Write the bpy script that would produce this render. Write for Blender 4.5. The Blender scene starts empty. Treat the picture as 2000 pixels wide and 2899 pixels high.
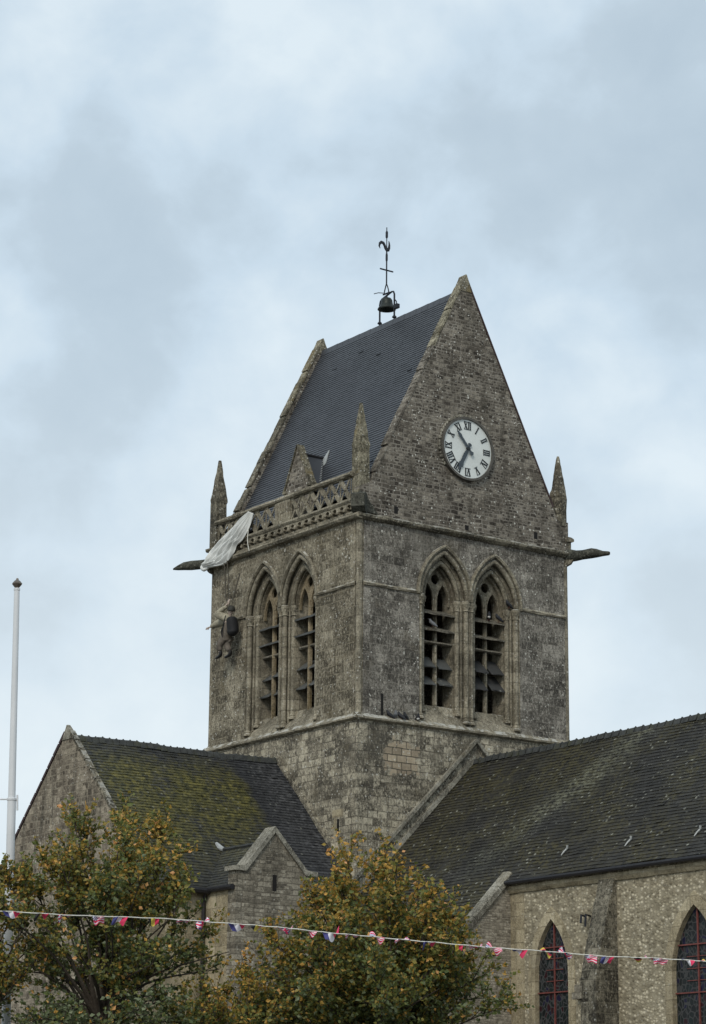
import bpy, bmesh, math, random
from mathutils import Vector, Matrix, noise
from mathutils.geometry import tessellate_polygon
R = math.radians
rnd = random.Random(7)
scene = bpy.context.scene
COL = scene.collection

# ------------------------------------------------------------------ camera
cd = bpy.data.cameras.new("camera"); cam = bpy.data.objects.new("camera", cd); COL.objects.link(cam)
yaw, pitch, roll = R(54.37177), R(14.80107), R(0.51029)
f = Vector((math.cos(yaw)*math.cos(pitch), math.sin(yaw)*math.cos(pitch), math.sin(pitch)))
r0 = Vector((math.sin(yaw), -math.cos(yaw), 0)); u0 = r0.cross(f)
rr = r0*math.cos(roll) + u0*math.sin(roll); uu = u0*math.cos(roll) - r0*math.sin(roll)
M = Matrix((rr, uu, -f)).transposed().to_4x4(); M.translation = Vector((-40.791, -56.608, 1.6))
cam.matrix_world = M
cd.sensor_fit = 'HORIZONTAL'; cd.sensor_width = 36; cd.lens = 126.0
cd.clip_start = 0.1; cd.clip_end = 6000
scene.camera = cam

# ------------------------------------------------------------------ sky
SUN_EL, SUN_AZ = R(38), Vector((-0.80, -0.60))       # soft light from the left, behind the photographer
w = bpy.data.worlds.new("World"); scene.world = w; w.use_nodes = True
nt = w.node_tree; nt.nodes.clear(); N = nt.nodes.new; L = nt.links.new
out = N('ShaderNodeOutputWorld')
sky = N('ShaderNodeTexSky'); sky.sky_type = 'NISHITA'; sky.sun_disc = False
sky.sun_elevation = SUN_EL; sky.sun_rotation = math.atan2(SUN_AZ.x, SUN_AZ.y)
bg1 = N('ShaderNodeBackground'); bg1.inputs[1].default_value = 0.10; L(sky.outputs[0], bg1.inputs[0])
tc = N('ShaderNodeTexCoord')
mp = N('ShaderNodeMapping'); mp.inputs['Scale'].default_value = (1, 1, 1.15); mp.inputs['Location'].default_value = (3.1, 1.4, 0.35)
L(tc.outputs['Generated'], mp.inputs[0])
n1 = N('ShaderNodeTexNoise'); n1.inputs['Scale'].default_value = 8.5; n1.inputs['Detail'].default_value = 6; n1.inputs['Roughness'].default_value = 0.47; n1.inputs['Distortion'].default_value = 0.15
n2 = N('ShaderNodeTexNoise'); n2.inputs['Scale'].default_value = 22; n2.inputs['Detail'].default_value = 5; n2.inputs['Roughness'].default_value = 0.55; n2.inputs['Distortion'].default_value = 0.2
L(mp.outputs[0], n1.inputs['Vector']); L(mp.outputs[0], n2.inputs['Vector'])
mx = N('ShaderNodeMath'); mx.operation = 'MULTIPLY_ADD'; mx.inputs[1].default_value = 0.42; L(n2.outputs['Fac'], mx.inputs[0]); L(n1.outputs['Fac'], mx.inputs[2])
rp = N('ShaderNodeValToRGB'); e = rp.color_ramp.elements
e[0].position = 0.40; e[0].color = (0.43, 0.53, 0.615, 1)
e[1].position = 0.88; e[1].color = (0.70, 0.795, 0.855, 1)
k = e.new(0.60); k.color = (0.49, 0.592, 0.675, 1)
k = e.new(0.70); k.color = (0.56, 0.675, 0.77, 1)
L(mx.outputs[0], rp.inputs[0])
# the cloud deck thins to a paler band low over the horizon
sx = N('ShaderNodeSeparateXYZ'); L(tc.outputs['Generated'], sx.inputs[0])
mr = N('ShaderNodeMapRange'); mr.inputs[1].default_value = 0.33; mr.inputs[2].default_value = 0.10; mr.inputs[3].default_value = 0.0; mr.inputs[4].default_value = 0.62
L(sx.outputs[2], mr.inputs[0])
mc = N('ShaderNodeMix'); mc.data_type = 'RGBA'; mc.inputs[7].default_value = (0.76, 0.82, 0.84, 1)
L(mr.outputs[0], mc.inputs[0]); L(rp.outputs[0], mc.inputs[6])
bg2 = N('ShaderNodeBackground'); bg2.inputs[1].default_value = 0.97; L(mc.outputs[2], bg2.inputs[0])
ms = N('ShaderNodeMixShader'); ms.inputs[0].default_value = 0.93
L(bg1.outputs[0], ms.inputs[1]); L(bg2.outputs[0], ms.inputs[2]); L(ms.outputs[0], out.inputs[0])

# ------------------------------------------------------------------ sun behind the cloud
sl = bpy.data.lights.new("sun", 'SUN'); sl.energy = 1.5; sl.angle = R(20); sl.color = (1.0, 0.94, 0.84)
so = bpy.data.objects.new("sun", sl); COL.objects.link(so)
sd = Vector((SUN_AZ.x*math.cos(SUN_EL), SUN_AZ.y*math.cos(SUN_EL), math.sin(SUN_EL)))
so.rotation_euler = sd.to_track_quat('Z', 'Y').to_euler(); so.location = sd*80

vs = scene.view_settings; vs.view_transform = 'Standard'; vs.look = 'None'; vs.exposure = 0.20; vs.gamma = 1.0

# ------------------------------------------------------------------ materials
class NG:
    def __init__(s, name):
        s.m = bpy.data.materials.new(name); s.m.use_nodes = True
        s.t = s.m.node_tree; s.t.nodes.clear()
        s.o = s.n('ShaderNodeOutputMaterial')
    def n(s, t, **kw):
        x = s.t.nodes.new(t)
        for k, v in kw.items(): setattr(x, k, v)
        return x
    def l(s, a, b): s.t.links.new(a, b)
    def put(s, inp, v):
        if isinstance(v, bpy.types.NodeSocket): s.l(v, inp)
        elif isinstance(v, (tuple, list)) and len(v) == 3 and inp.type == 'RGBA': inp.default_value = (*v, 1)
        else: inp.default_value = v
    def math(s, op, a, b=None, c=None, clamp=False):
        x = s.n('ShaderNodeMath', operation=op, use_clamp=clamp)
        for i, v in enumerate((a, b, c)):
            if v is not None: s.put(x.inputs[i], v)
        return x.outputs[0]
    def vmath(s, op, a, b=None, scale=None):
        x = s.n('ShaderNodeVectorMath', operation=op); s.put(x.inputs[0], a)
        if b is not None: s.put(x.inputs[1], b)
        if scale is not None: s.put(x.inputs[3], scale)
        return x.outputs[0]
    def pos(s): return s.n('ShaderNodeNewGeometry').outputs['Position']
    def sep(s, v):
        x = s.n('ShaderNodeSeparateXYZ'); s.l(v, x.inputs[0]); return x.outputs
    def comb(s, a, b, c):
        x = s.n('ShaderNodeCombineXYZ')
        for i, v in enumerate((a, b, c)): s.put(x.inputs[i], v)
        return x.outputs[0]
    def noise(s, vec, scale, detail=4, rough=0.55, dist=0.0):
        x = s.n('ShaderNodeTexNoise'); s.put(x.inputs['Vector'], vec)
        x.inputs['Scale'].default_value = scale; x.inputs['Detail'].default_value = detail
        x.inputs['Roughness'].default_value = rough; x.inputs['Distortion'].default_value = dist
        return x.outputs['Fac']
    def noisec(s, vec, scale, detail=2):
        x = s.n('ShaderNodeTexNoise'); s.put(x.inputs['Vector'], vec)
        x.inputs['Scale'].default_value = scale; x.inputs['Detail'].default_value = detail
        return x.outputs['Color']
    def vor(s, vec, scale, feature='F1', rand=1.0):
        x = s.n('ShaderNodeTexVoronoi', feature=feature); s.put(x.inputs['Vector'], vec)
        x.inputs['Scale'].default_value = scale; x.inputs['Randomness'].default_value = rand
        return x
    def mr(s, v, a, b, c=0.0, d=1.0):
        x = s.n('ShaderNodeMapRange'); s.put(x.inputs[0], v)
        for i, q in enumerate((a, b, c, d)): s.put(x.inputs[i+1], q)
        return x.outputs[0]
    def mix(s, fac, a, b, blend='MIX'):
        x = s.n('ShaderNodeMix', data_type='RGBA', blend_type=blend)
        s.put(x.inputs[0], fac); s.put(x.inputs[6], a); s.put(x.inputs[7], b)
        return x.outputs[2]
    def ramp(s, v, stops, interp='LINEAR'):
        x = s.n('ShaderNodeValToRGB'); x.color_ramp.interpolation = interp
        el = x.color_ramp.elements
        for i, (p, c) in enumerate(stops):
            q = el[i] if i < 2 else el.new(p)
            q.position = p; q.color = (*c, 1)
        s.put(x.inputs[0], v); return x.outputs[0]
    def bump(s, h, strength=0.6, dist=0.03):
        x = s.n('ShaderNodeBump'); x.inputs['Strength'].default_value = strength; x.inputs['Distance'].default_value = dist
        s.l(h, x.inputs['Height']); return x.outputs[0]
    def attr(s, name):
        x = s.n('ShaderNodeAttribute', attribute_name=name); return x.outputs['Fac']
    def bsdf(s, col, rough=0.85, nrm=None, spec=0.3, metal=0.0):
        x = s.n('ShaderNodeBsdfPrincipled'); s.put(x.inputs['Base Color'], col); s.put(x.inputs['Roughness'], rough)
        s.put(x.inputs['Metallic'], metal); x.inputs['Specular IOR Level'].default_value = spec
        if nrm is not None: s.l(nrm, x.inputs['Normal'])
        return x
    def done(s, b): s.l(b.outputs[0] if hasattr(b, 'outputs') else b, s.o.inputs[0]); return s.m

def wallvec(g, warp=0.03):
    p = g.pos(); x, y, z = g.sep(p)
    v = g.comb(g.math('ADD', x, y), z, 0.0)
    if warp:
        d = g.vmath('SUBTRACT', g.noisec(p, 2.6, 3), (0.5, 0.5, 0.5))
        v = g.vmath('ADD', v, g.vmath('SCALE', d, scale=warp*2))
    return p, v, (x, y, z)

def lichen(g, p, col, amount, pale=(0.60, 0.585, 0.52), gold=0.0):
    """spots of crustose lichen, few large and many small, gathered in colonies"""
    colony = g.noise(p, 0.9, 3, 0.6)
    d1 = g.vor(p, 5.0).outputs['Distance']
    m1 = g.mr(g.math('ADD', d1, g.math('MULTIPLY', g.noise(p, 30, 2), 0.16)), 0.26, 0.20)
    m1 = g.math('MULTIPLY', m1, g.mr(colony, 0.50, 0.62))
    d2 = g.vor(p, 8.2).outputs['Distance']
    m2 = g.math('MULTIPLY', g.mr(g.math('ADD', d2, g.math('MULTIPLY', g.noise(p, 40, 2), 0.12)), 0.28, 0.20), g.mr(g.noise(p, 1.7, 3), 0.44, 0.60))
    m = g.math('MULTIPLY', g.math('MAXIMUM', m1, m2), amount, clamp=True)
    col = g.mix(m, col, pale)
    if gold:
        mg = g.math('MULTIPLY', g.mr(g.noise(p, 1.3, 5, 0.65), 0.56, 0.70), gold, clamp=True)
        col = g.mix(mg, col, (0.21, 0.145, 0.04))
    return col, m

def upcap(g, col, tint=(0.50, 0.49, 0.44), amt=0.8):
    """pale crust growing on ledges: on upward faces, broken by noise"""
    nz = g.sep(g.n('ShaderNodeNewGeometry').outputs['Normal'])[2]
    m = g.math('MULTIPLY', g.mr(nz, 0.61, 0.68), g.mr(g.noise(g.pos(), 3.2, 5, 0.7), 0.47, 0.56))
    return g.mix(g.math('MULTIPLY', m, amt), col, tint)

def stone_mat(name, dark, mid, light, bw=0.5, bh=0.26, mortar=(0.2, 0.19, 0.17), mfac=0.6, blockvar=0.5, lich=0.7,
              streak=0.5, gold=0.0, stain=(0.045, 0.042, 0.035), stain_amt=0.5, patch=None, ledge=0.0, joints=True, hf=0.6, cont=2.5, bite=0.68):
    g = NG(name); p, v, (x, y, z) = wallvec(g, 0.025)
    br = g.n('ShaderNodeTexBrick', offset=0.5, squash=1.0); g.l(v, br.inputs['Vector'])
    br.inputs['Color1'].default_value = (0, 0, 0, 1); br.inputs['Color2'].default_value = (1, 1, 1, 1); br.inputs['Mortar'].default_value = (0.5, 0.5, 0.5, 1)
    br.inputs['Scale'].default_value = 1.0; br.inputs['Brick Width'].default_value = bw; br.inputs['Row Height'].default_value = bh
    br.inputs['Mortar Size'].default_value = 0.016; br.inputs['Mortar Smooth'].default_value = 0.35; br.inputs['Bias'].default_value = 0.0
    fine = g.noise(p, 13, 6, 0.72)
    fine2 = g.noise(p, 26, 4, 0.75)
    big = g.noise(p, 1.1, 4, 0.6)
    val = g.math('ADD', g.math('MULTIPLY', g.sep(br.outputs['Color'])[0], blockvar*0.5), g.math('MULTIPLY', fine, hf))
    val = g.math('ADD', val, g.math('MULTIPLY', fine2, 0.35))
    val = g.math('ADD', val, g.math('MULTIPLY', big, 0.55))
    tot = blockvar*0.25 + hf*0.5 + 0.175 + 0.275
    val = g.math('MULTIPLY_ADD', g.math('SUBTRACT', val, tot), cont, 0.5)
    col = g.ramp(val, [(0.08, dark), (0.95, light), (0.5, mid)])
    pit = g.mr(g.noise(g.vmath('MULTIPLY', p, (1, 1, 0.6)), 15, 4, 0.7), 0.52, 0.61)
    col = g.mix(g.math('MULTIPLY', pit, bite), col, tuple(q*0.55 for q in dark))
    cr_ = g.mr(g.noise(g.vmath('ADD', g.vmath('MULTIPLY', p, (1, 1, 0.65)), (7.3, 2.2, 5.1)), 13, 4, 0.7), 0.53, 0.62)
    col = g.mix(g.math('MULTIPLY', cr_, bite), col, light)
    sv = g.vmath('MULTIPLY', p, (5.0, 5.0, 0.55))
    st = g.mr(g.noise(sv, 1.0, 5, 0.65), 0.48, 0.66)
    col = g.mix(g.math('MULTIPLY', st, streak), col, stain)
    sb = g.mr(g.noise(p, 0.65, 5, 0.65), 0.5, 0.66)
    col = g.mix(g.math('MULTIPLY', sb, stain_amt), col, stain)
    if patch:
        for (a0, a1, z0, z1, pc) in patch:
            ua = g.math('ADD', g.math('ADD', x, y), g.math('MULTIPLY', g.math('SUBTRACT', g.noise(p, 2.2, 4), 0.5), 1.9))
            zz = g.math('ADD', z, g.math('MULTIPLY', g.math('SUBTRACT', g.noise(p, 2.7, 4), 0.5), 1.5))
            m = g.math('MULTIPLY', g.math('MULTIPLY', g.mr(ua, a0, a0+0.05), g.mr(ua, a1, a1-0.05)), g.math('MULTIPLY', g.mr(zz, z0, z0+0.05), g.mr(zz, z1, z1-0.05)))
            m = g.math('MULTIPLY', m, g.mr(y, 0.3, 0.1))
            pcol = g.mix(g.sep(br.outputs['Color'])[0], pc, tuple(min(1, c*1.55) for c in pc))
            pcol = g.mix(br.outputs['Fac'], pcol, (0.05, 0.045, 0.035))
            pcol = g.mix(g.mr(fine, 0.3, 0.7, 0.25, 0.0), pcol, (0.1, 0.09, 0.07))
            col = g.mix(g.math('MULTIPLY', m, 0.75), col, pcol)
    if joints:
        jm = g.math('MULTIPLY', br.outputs['Fac'], g.mr(g.noise(p, 1.9, 3), 0.40, 0.62, 0.1, 1.0))
        col = g.mix(g.math('MULTIPLY', jm, mfac), col, mortar)
    col, lm = lichen(g, p, col, lich, gold=gold)
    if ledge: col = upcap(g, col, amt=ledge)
    h = g.math('ADD', g.math('MULTIPLY', fine, 0.8), g.math('MULTIPLY', fine2, 0.4))
    if joints: h = g.math('SUBTRACT', h, g.math('MULTIPLY', br.outputs['Fac'], 0.6))
    return g.done(g.bsdf(col, 0.92, g.bump(h, 0.75, 0.035), 0.15))

def pebble_mat(name, dark, mid, light, mortar, size=5.0, squash=1.7, edge=0.10, lich=0.6, stain_amt=0.4, mortar_amt=0.8, stain=(0.045, 0.04, 0.035), bump=0.9):
    g = NG(name); p, v, (x, y, z) = wallvec(g, 0.022)
    vv = g.vmath('MULTIPLY', v, (1.0, squash, 1.0))
    c = g.vor(vv, size, 'F1', 0.9); ed = g.vor(vv, size, 'DISTANCE_TO_EDGE', 0.9)
    cr = g.sep(c.outputs['Color'])
    fine = g.noise(p, 16, 5, 0.7); fine2 = g.noise(p, 40, 3, 0.7); big = g.noise(p, 0.8, 4, 0.6)
    val = g.math('ADD', g.math('MULTIPLY', cr[0], 0.55), g.math('MULTIPLY', fine, 0.55))
    val = g.math('ADD', val, g.math('MULTIPLY', big, 0.45))
    val = g.math('MULTIPLY_ADD', g.math('SUBTRACT', val, 0.775), 1.7, 0.5)
    col = g.ramp(val, [(0.05, dark), (0.95, light), (0.5, mid)])
    e2 = g.math('ADD', ed.outputs['Distance'], g.math('MULTIPLY', g.math('SUBTRACT', fine2, 0.5), 0.12))
    mm = g.mr(g.math('ADD', c.outputs['Distance'], g.math('MULTIPLY', g.math('SUBTRACT', fine2, 0.5), 0.35)), 0.34, 0.50)
    mcol = g.mix(g.mr(fine, 0.3, 0.7), mortar, tuple(q*0.55 for q in mortar))
    col = g.mix(g.math('MULTIPLY', mm, mortar_amt), col, mcol)
    sv = g.vmath('MULTIPLY', p, (3.0, 3.0, 0.4))
    col = g.mix(g.math('MULTIPLY', g.mr(g.noise(sv, 1.0, 5, 0.65), 0.5, 0.68), stain_amt), col, stain)
    col, lm = lichen(g, p, col, lich)
    h = g.math('ADD', g.mr(c.outputs['Distance'], 0.55, 0.25), g.math('MULTIPLY', fine, 0.6))
    return g.done(g.bsdf(col, 0.93, g.bump(h, bump, 0.045), 0.12))

def coursed_mat(name, dark, mid, light, mortar, bw=0.26, bh=0.13, mw=0.022, lich=0.6, stain_amt=0.4, mortar_amt=0.8, stain=(0.05, 0.045, 0.035), warp=0.035, bump=0.5, bite=0.5):
    """rough coursed rubble: two block sizes, warped courses, uneven joints"""
    g = NG(name); p, v0, (x, y, z) = wallvec(g, 0)
    d = g.vmath('SUBTRACT', g.noisec(p, 3.4, 4), (0.5, 0.5, 0.5))
    v = g.vmath('ADD', v0, g.vmath('SCALE', d, scale=warp*2))
    def brick(w_, h_, off, sh):
        br = g.n('ShaderNodeTexBrick', offset=off, offset_frequency=2, squash=0.62, squash_frequency=3); g.l(g.vmath('ADD', v, sh), br.inputs['Vector'])
        br.inputs['Color1'].default_value = (0, 0, 0, 1); br.inputs['Color2'].default_value = (1, 1, 1, 1); br.inputs['Mortar'].default_value = (.5, .5, .5, 1)
        br.inputs['Scale'].default_value = 1; br.inputs['Brick Width'].default_value = w_; br.inputs['Row Height'].default_value = h_
        br.inputs['Mortar Size'].default_value = mw; br.inputs['Mortar Smooth'].default_value = 0.5; br.inputs['Bias'].default_value = 0
        return br
    b1, b2 = brick(bw, bh, .43, (0, 0, 0)), brick(bw*0.68, bh*0.72, .37, (3.13, 1.7, 0))
    sel = g.mr(g.noise(p, 1.3, 3), 0.49, 0.51)
    rndc = g.sep(g.mix(sel, b1.outputs['Color'], b2.outputs['Color']))[0]
    fac = g.math('ADD', g.math('MULTIPLY', b1.outputs['Fac'], g.math('SUBTRACT', 1.0, sel)), g.math('MULTIPLY', b2.outputs['Fac'], sel))
    fine = g.noise(p, 14, 5, 0.72); fine2 = g.noise(p, 34, 3, 0.7); big = g.noise(p, 0.8, 4, 0.6)
    val = g.math('ADD', g.math('MULTIPLY', rndc, 0.40), g.math('MULTIPLY', fine, 0.7))
    val = g.math('ADD', val, g.math('MULTIPLY', big, 0.5))
    val = g.math('MULTIPLY_ADD', g.math('SUBTRACT', val, 0.8), 1.7, 0.5)
    col = g.ramp(val, [(0.05, dark), (0.95, light), (0.5, mid)])
    pit = g.mr(g.noise(p, 17, 4, 0.7), 0.53, 0.61); col = g.mix(g.math('MULTIPLY', pit, bite), col, tuple(q*0.55 for q in dark))
    mm = g.math('MULTIPLY', g.mr(g.math('ADD', fac, g.math('MULTIPLY', g.math('SUBTRACT', fine2, 0.5), 0.8)), 0.25, 0.75), g.mr(g.noise(p, 1.6, 5, 0.65), 0.40, 0.60, 0.10, 1.0))
    mcol = g.mix(g.mr(fine, 0.3, 0.7), mortar, tuple(q*0.5 for q in mortar))
    col = g.mix(g.math('MULTIPLY', mm, mortar_amt), col, mcol)
    sv = g.vmath('MULTIPLY', p, (3.0, 3.0, 0.4))
    col = g.mix(g.math('MULTIPLY', g.mr(g.noise(sv, 1.0, 5, 0.65), 0.5, 0.66), stain_amt), col, stain)
    col, lm = lichen(g, p, col, lich)
    h = g.math('SUBTRACT', g.math('MULTIPLY', fine, 0.9), g.math('MULTIPLY', fac, 0.5))
    return g.done(g.bsdf(col, 0.93, g.bump(h, bump, 0.04), 0.12))

def slate_mat(name, dark, light, rough=0.5, moss=None, lich=0.25, spec=0.35, kind=None):
    g = NG(name); p = g.pos(); x, y, z = g.sep(p)
    t = g.attr('tone'); fine = g.noise(p, 14, 5, 0.7)
    col = g.mix(g.math('MULTIPLY_ADD', fine, 0.45, g.math('MULTIPLY', t, 0.6)), dark, light)
    wear = g.mr(g.noise(p, 0.7, 4, 0.6), 0.42, 0.68)
    col = g.mix(g.math('MULTIPLY', wear, 0.35), col, tuple(c*0.55 for c in dark))
    if kind == 'transept':      # moss cushions, held back from the strip washed by the tower
        area = g.math('MULTIPLY', g.mr(g.math('ADD', x, g.math('MULTIPLY', g.math('SUBTRACT', g.noise(p, 1.2, 3), 0.5), 0.8)), -1.62, -2.0), g.mr(z, 13.0, 12.3, 0.35, 1.0))
        area = g.math('MULTIPLY', area, g.mr(g.math('SUBTRACT', z, g.math('MULTIPLY', x, 0.27)), 10.3, 11.9, 0.18, 1.0))
        pt = g.math('ADD', g.math('MULTIPLY', g.noise(p, 0.85, 3, 0.6), 0.5), g.math('MULTIPLY', g.noise(g.vmath('MULTIPLY', p, (1, 1.5, 1.5)), 8.5, 5, 0.78), 0.62))
        m = g.math('MULTIPLY', g.mr(pt, 0.43, 0.56), area)
        mc = g.ramp(g.noise(p, 5.5, 5, 0.75), [(0.36, (0.018, 0.019, 0.008)), (0.66, (0.165, 0.142, 0.038)), (0.50, (0.066, 0.061, 0.02))])
        col = g.mix(m, col, mc)
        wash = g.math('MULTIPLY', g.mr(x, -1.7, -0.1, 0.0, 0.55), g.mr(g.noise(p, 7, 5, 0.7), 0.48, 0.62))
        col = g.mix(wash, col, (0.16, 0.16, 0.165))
    if kind == 'nave':
        band = g.math('ABSOLUTE', g.math('ADD', g.math('ADD', y, 7.6), g.math('MULTIPLY', g.math('SUBTRACT', x, 4.3), 0.72)))
        band = g.math('ADD', band, g.math('MULTIPLY', g.math('SUBTRACT', g.noise(p, 0.9, 4), 0.5), 1.6))
        lm = g.math('MULTIPLY', g.mr(band, 1.15, 0.15), g.mr(x, 0.4, 2.2, 0.25, 1.0))
        m = g.math('MULTIPLY', lm, g.mr(g.noise(g.vmath('MULTIPLY', p, (1, 0.8, 1)), 7.5, 6, 0.8), 0.46, 0.58))
        col = g.mix(g.math('MULTIPLY', m, 0.8), col, (0.19, 0.19, 0.135))
        mm = g.math('MULTIPLY', g.mr(g.noise(p, 0.55, 4, 0.6), 0.40, 0.58), g.mr(g.noise(p, 7, 5, 0.75), 0.42, 0.60))
        col = g.mix(g.math('MULTIPLY', mm, 0.8), col, (0.075, 0.066, 0.030))
    if lich:
        d = g.vor(p, 4.2).outputs['Distance']
        m = g.math('MULTIPLY', g.mr(d, 0.19, 0.13), g.mr(g.noise(p, 1.1, 3), 0.44, 0.60))
        d2 = g.vor(p, 9).outputs['Distance']
        m2 = g.math('MULTIPLY', g.mr(d2, 0.16, 0.10), g.mr(g.noise(p, 0.9, 3), 0.47, 0.60))
        col = g.mix(g.math('MULTIPLY', g.math('MAXIMUM', m, m2), lich), col, (0.32, 0.32, 0.27))
    return g.done(g.bsdf(col, g.mr(fine, 0.2, 0.8, rough-0.12, rough+0.15), g.bump(fine, 0.4, 0.012), spec))

def plain_mat(name, col, rough=0.6, var=0.25, scale=9.0, metal=0.0, spec=0.3, bump=0.0, dirt=None):
    g = NG(name); p = g.pos(); n = g.noise(p, scale, 5, 0.65)
    c = g.mix(g.mr(n, 0.3, 0.7), tuple(q*(1-var) for q in col), tuple(min(1, q*(1+var)) for q in col))
    if dirt: c = g.mix(g.mr(g.noise(p, scale*0.35, 4, 0.7), 0.5, 0.68, 0, 0.7), c, dirt)
    return g.done(g.bsdf(c, rough, g.bump(n, 0.5, bump) if bump else None, spec, metal))

M = {}
M['lower'] = stone_mat('lower_stage_stone', (0.075, 0.067, 0.052), (0.275, 0.245, 0.185), (0.55, 0.495, 0.375), 0.34, 0.21, (0.085, 0.076, 0.06), 0.7, 0.6, 0.9, 0.5, 0.12,
                       (0.085, 0.078, 0.064), 0.62, patch=[(0.95, 2.15, 12.45, 13.45, (0.33, 0.265, 0.185))], cont=2.4)
M['belfry_left'] = stone_mat('belfry_stone_brown', (0.05, 0.043, 0.031), (0.18, 0.156, 0.113), (0.43, 0.385, 0.29), 0.42, 0.27, (0.32, 0.28, 0.20), 0.62, 0.35, 0.9, 0.5, 0.12, (0.062, 0.054, 0.039), 0.45)
M['belfry_right'] = stone_mat('belfry_stone_grey', (0.045, 0.041, 0.035), (0.165, 0.15, 0.126), (0.40, 0.37, 0.315), 0.42, 0.27, (0.26, 0.24, 0.20), 0.5, 0.35, 1.0, 0.5, 0.08, (0.06, 0.055, 0.046), 0.45)
M['trim'] = stone_mat('carved_stone', (0.08, 0.071, 0.052), (0.26, 0.23, 0.17), (0.48, 0.435, 0.335), 0.9, 0.32, (0.07, 0.062, 0.048), 0.5, 0.35, 0.7, 0.45, 0.06, stain_amt=0.35, ledge=0.85, cont=1.8, bite=0.4)
M['trim_dark'] = stone_mat('carved_stone_weathered', (0.038, 0.035, 0.027), (0.13, 0.117, 0.088), (0.33, 0.295, 0.22), 0.8, 0.4, (0.05, 0.045, 0.036), 0.3, 0.3, 0.9, 0.5, 0.15, ledge=0.5)
M['gold'] = stone_mat('stone_with_gold_lichen', (0.055, 0.049, 0.035), (0.185, 0.165, 0.115), (0.44, 0.40, 0.295), 0.8, 0.4, (0.06, 0.05, 0.03), 0.3, 0.3, 1.0, 0.4, 0.6, stain_amt=0.55)
M['pier'] = stone_mat('mullion_buff_stone', (0.11, 0.088, 0.055), (0.27, 0.217, 0.138), (0.43, 0.36, 0.25), 0.9, 0.5, (0.1, 0.08, 0.05), 0.4, 0.4, 0.3, 0.3, 0.3, stain_amt=0.5, bite=0.3)
M['gargoyle'] = stone_mat('gargoyle_stone', (0.02, 0.021, 0.017), (0.06, 0.061, 0.05), (0.15, 0.148, 0.12), 0.9, 0.5, (0.05, 0.045, 0.036), 0.2, 0.3, 0.4, 0.5, 0.0, joints=False)
M['gable'] = coursed_mat('gable_rubble', (0.034, 0.029, 0.024), (0.125, 0.109, 0.088), (0.32, 0.285, 0.23), (0.40, 0.365, 0.31), 0.27, 0.13, 0.024, 1.0, 0.5, 0.7)
M['transept_gable'] = coursed_mat('transept_gable_rubble', (0.07, 0.058, 0.044), (0.225, 0.19, 0.145), (0.42, 0.365, 0.28), (0.38, 0.335, 0.25), 0.34, 0.20, 0.03, 0.6, 0.65, 0.6)
M['turret'] = coursed_mat('turret_rubble', (0.085, 0.076, 0.06), (0.24, 0.213, 0.165), (0.43, 0.39, 0.31), (0.12, 0.106, 0.082), 0.46, 0.15, 0.022, 0.5, 0.5, 0.55)
M['aisle'] = coursed_mat('aisle_end_rubble', (0.14, 0.124, 0.096), (0.30, 0.268, 0.212), (0.46, 0.42, 0.34), (0.18, 0.16, 0.125), 0.24, 0.085, 0.016, 0.4, 0.35, 0.6, bite=0.35)
M['nave'] = pebble_mat('nave_rubble', (0.17, 0.143, 0.096), (0.44, 0.385, 0.272), (0.60, 0.535, 0.40), (0.30, 0.26, 0.182), 9.4, 1.4, 0.17, 0.3, 0.42, 0.72, stain=(0.12, 0.107, 0.078), bump=0.4)
M['buff'] = stone_mat('buff_ashlar', (0.17, 0.14, 0.088), (0.385, 0.325, 0.215), (0.56, 0.49, 0.345), 0.62, 0.34, (0.17, 0.142, 0.097), 0.5, 0.45, 0.25, 0.45, 0.0, (0.15, 0.132, 0.095), 0.5, hf=0.45, cont=1.9, bite=0.25)
M['cop'] = stone_mat('coping_stone', (0.09, 0.083, 0.066), (0.25, 0.235, 0.19), (0.44, 0.415, 0.345), 1.2, 0.6, (0.09, 0.08, 0.065), 0.3, 0.3, 0.5, 0.35, 0.15, stain_amt=0.4, joints=False, bite=0.4)
M['buttress'] = stone_mat('buttress_weathered_stone', (0.035, 0.031, 0.024), (0.115, 0.104, 0.079), (0.30, 0.27, 0.205), 0.36, 0.26, (0.26, 0.235, 0.175), 0.5, 0.4, 0.5, 0.45, 0.0)
M['slate'] = slate_mat('tower_slate', (0.030, 0.0325, 0.038), (0.078, 0.083, 0.094), 0.45, lich=0.05, spec=0.45)
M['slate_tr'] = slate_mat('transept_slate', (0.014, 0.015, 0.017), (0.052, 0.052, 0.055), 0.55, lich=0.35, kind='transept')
M['slate_nave'] = slate_mat('nave_slate', (0.013, 0.0125, 0.0115), (0.052, 0.050, 0.045), 0.62, lich=0.75, kind='nave', spec=0.25)
M['ridge'] = plain_mat('ridge_tile', (0.045, 0.047, 0.045), 0.7, 0.5, 6, dirt=(0.06, 0.06, 0.03))
M['louvre'] = slate_mat('louvre_slate', (0.045, 0.047, 0.045), (0.12, 0.122, 0.115), 0.6, lich=0.4)
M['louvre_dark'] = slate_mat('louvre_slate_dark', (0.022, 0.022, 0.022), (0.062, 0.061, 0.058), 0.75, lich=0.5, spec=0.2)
M['louvre_stone'] = stone_mat('louvre_stone', (0.06, 0.053, 0.042), (0.15, 0.135, 0.105), (0.27, 0.245, 0.195), 2, 0.6, (0.1, 0.09, 0.07), 0.1, 0.2, 0.4, 0.3, 0.2, joints=False)
M['iron'] = plain_mat('wrought_iron', (0.035, 0.038, 0.045), 0.55, 0.3, 20, 0.6)
M['rust'] = plain_mat('rusted_iron', (0.10, 0.045, 0.032), 0.75, 0.4, 20, 0.3)
M['bronze'] = plain_mat('bell_bronze', (0.030, 0.034, 0.030), 0.5, 0.4, 14, 0.5)
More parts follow.
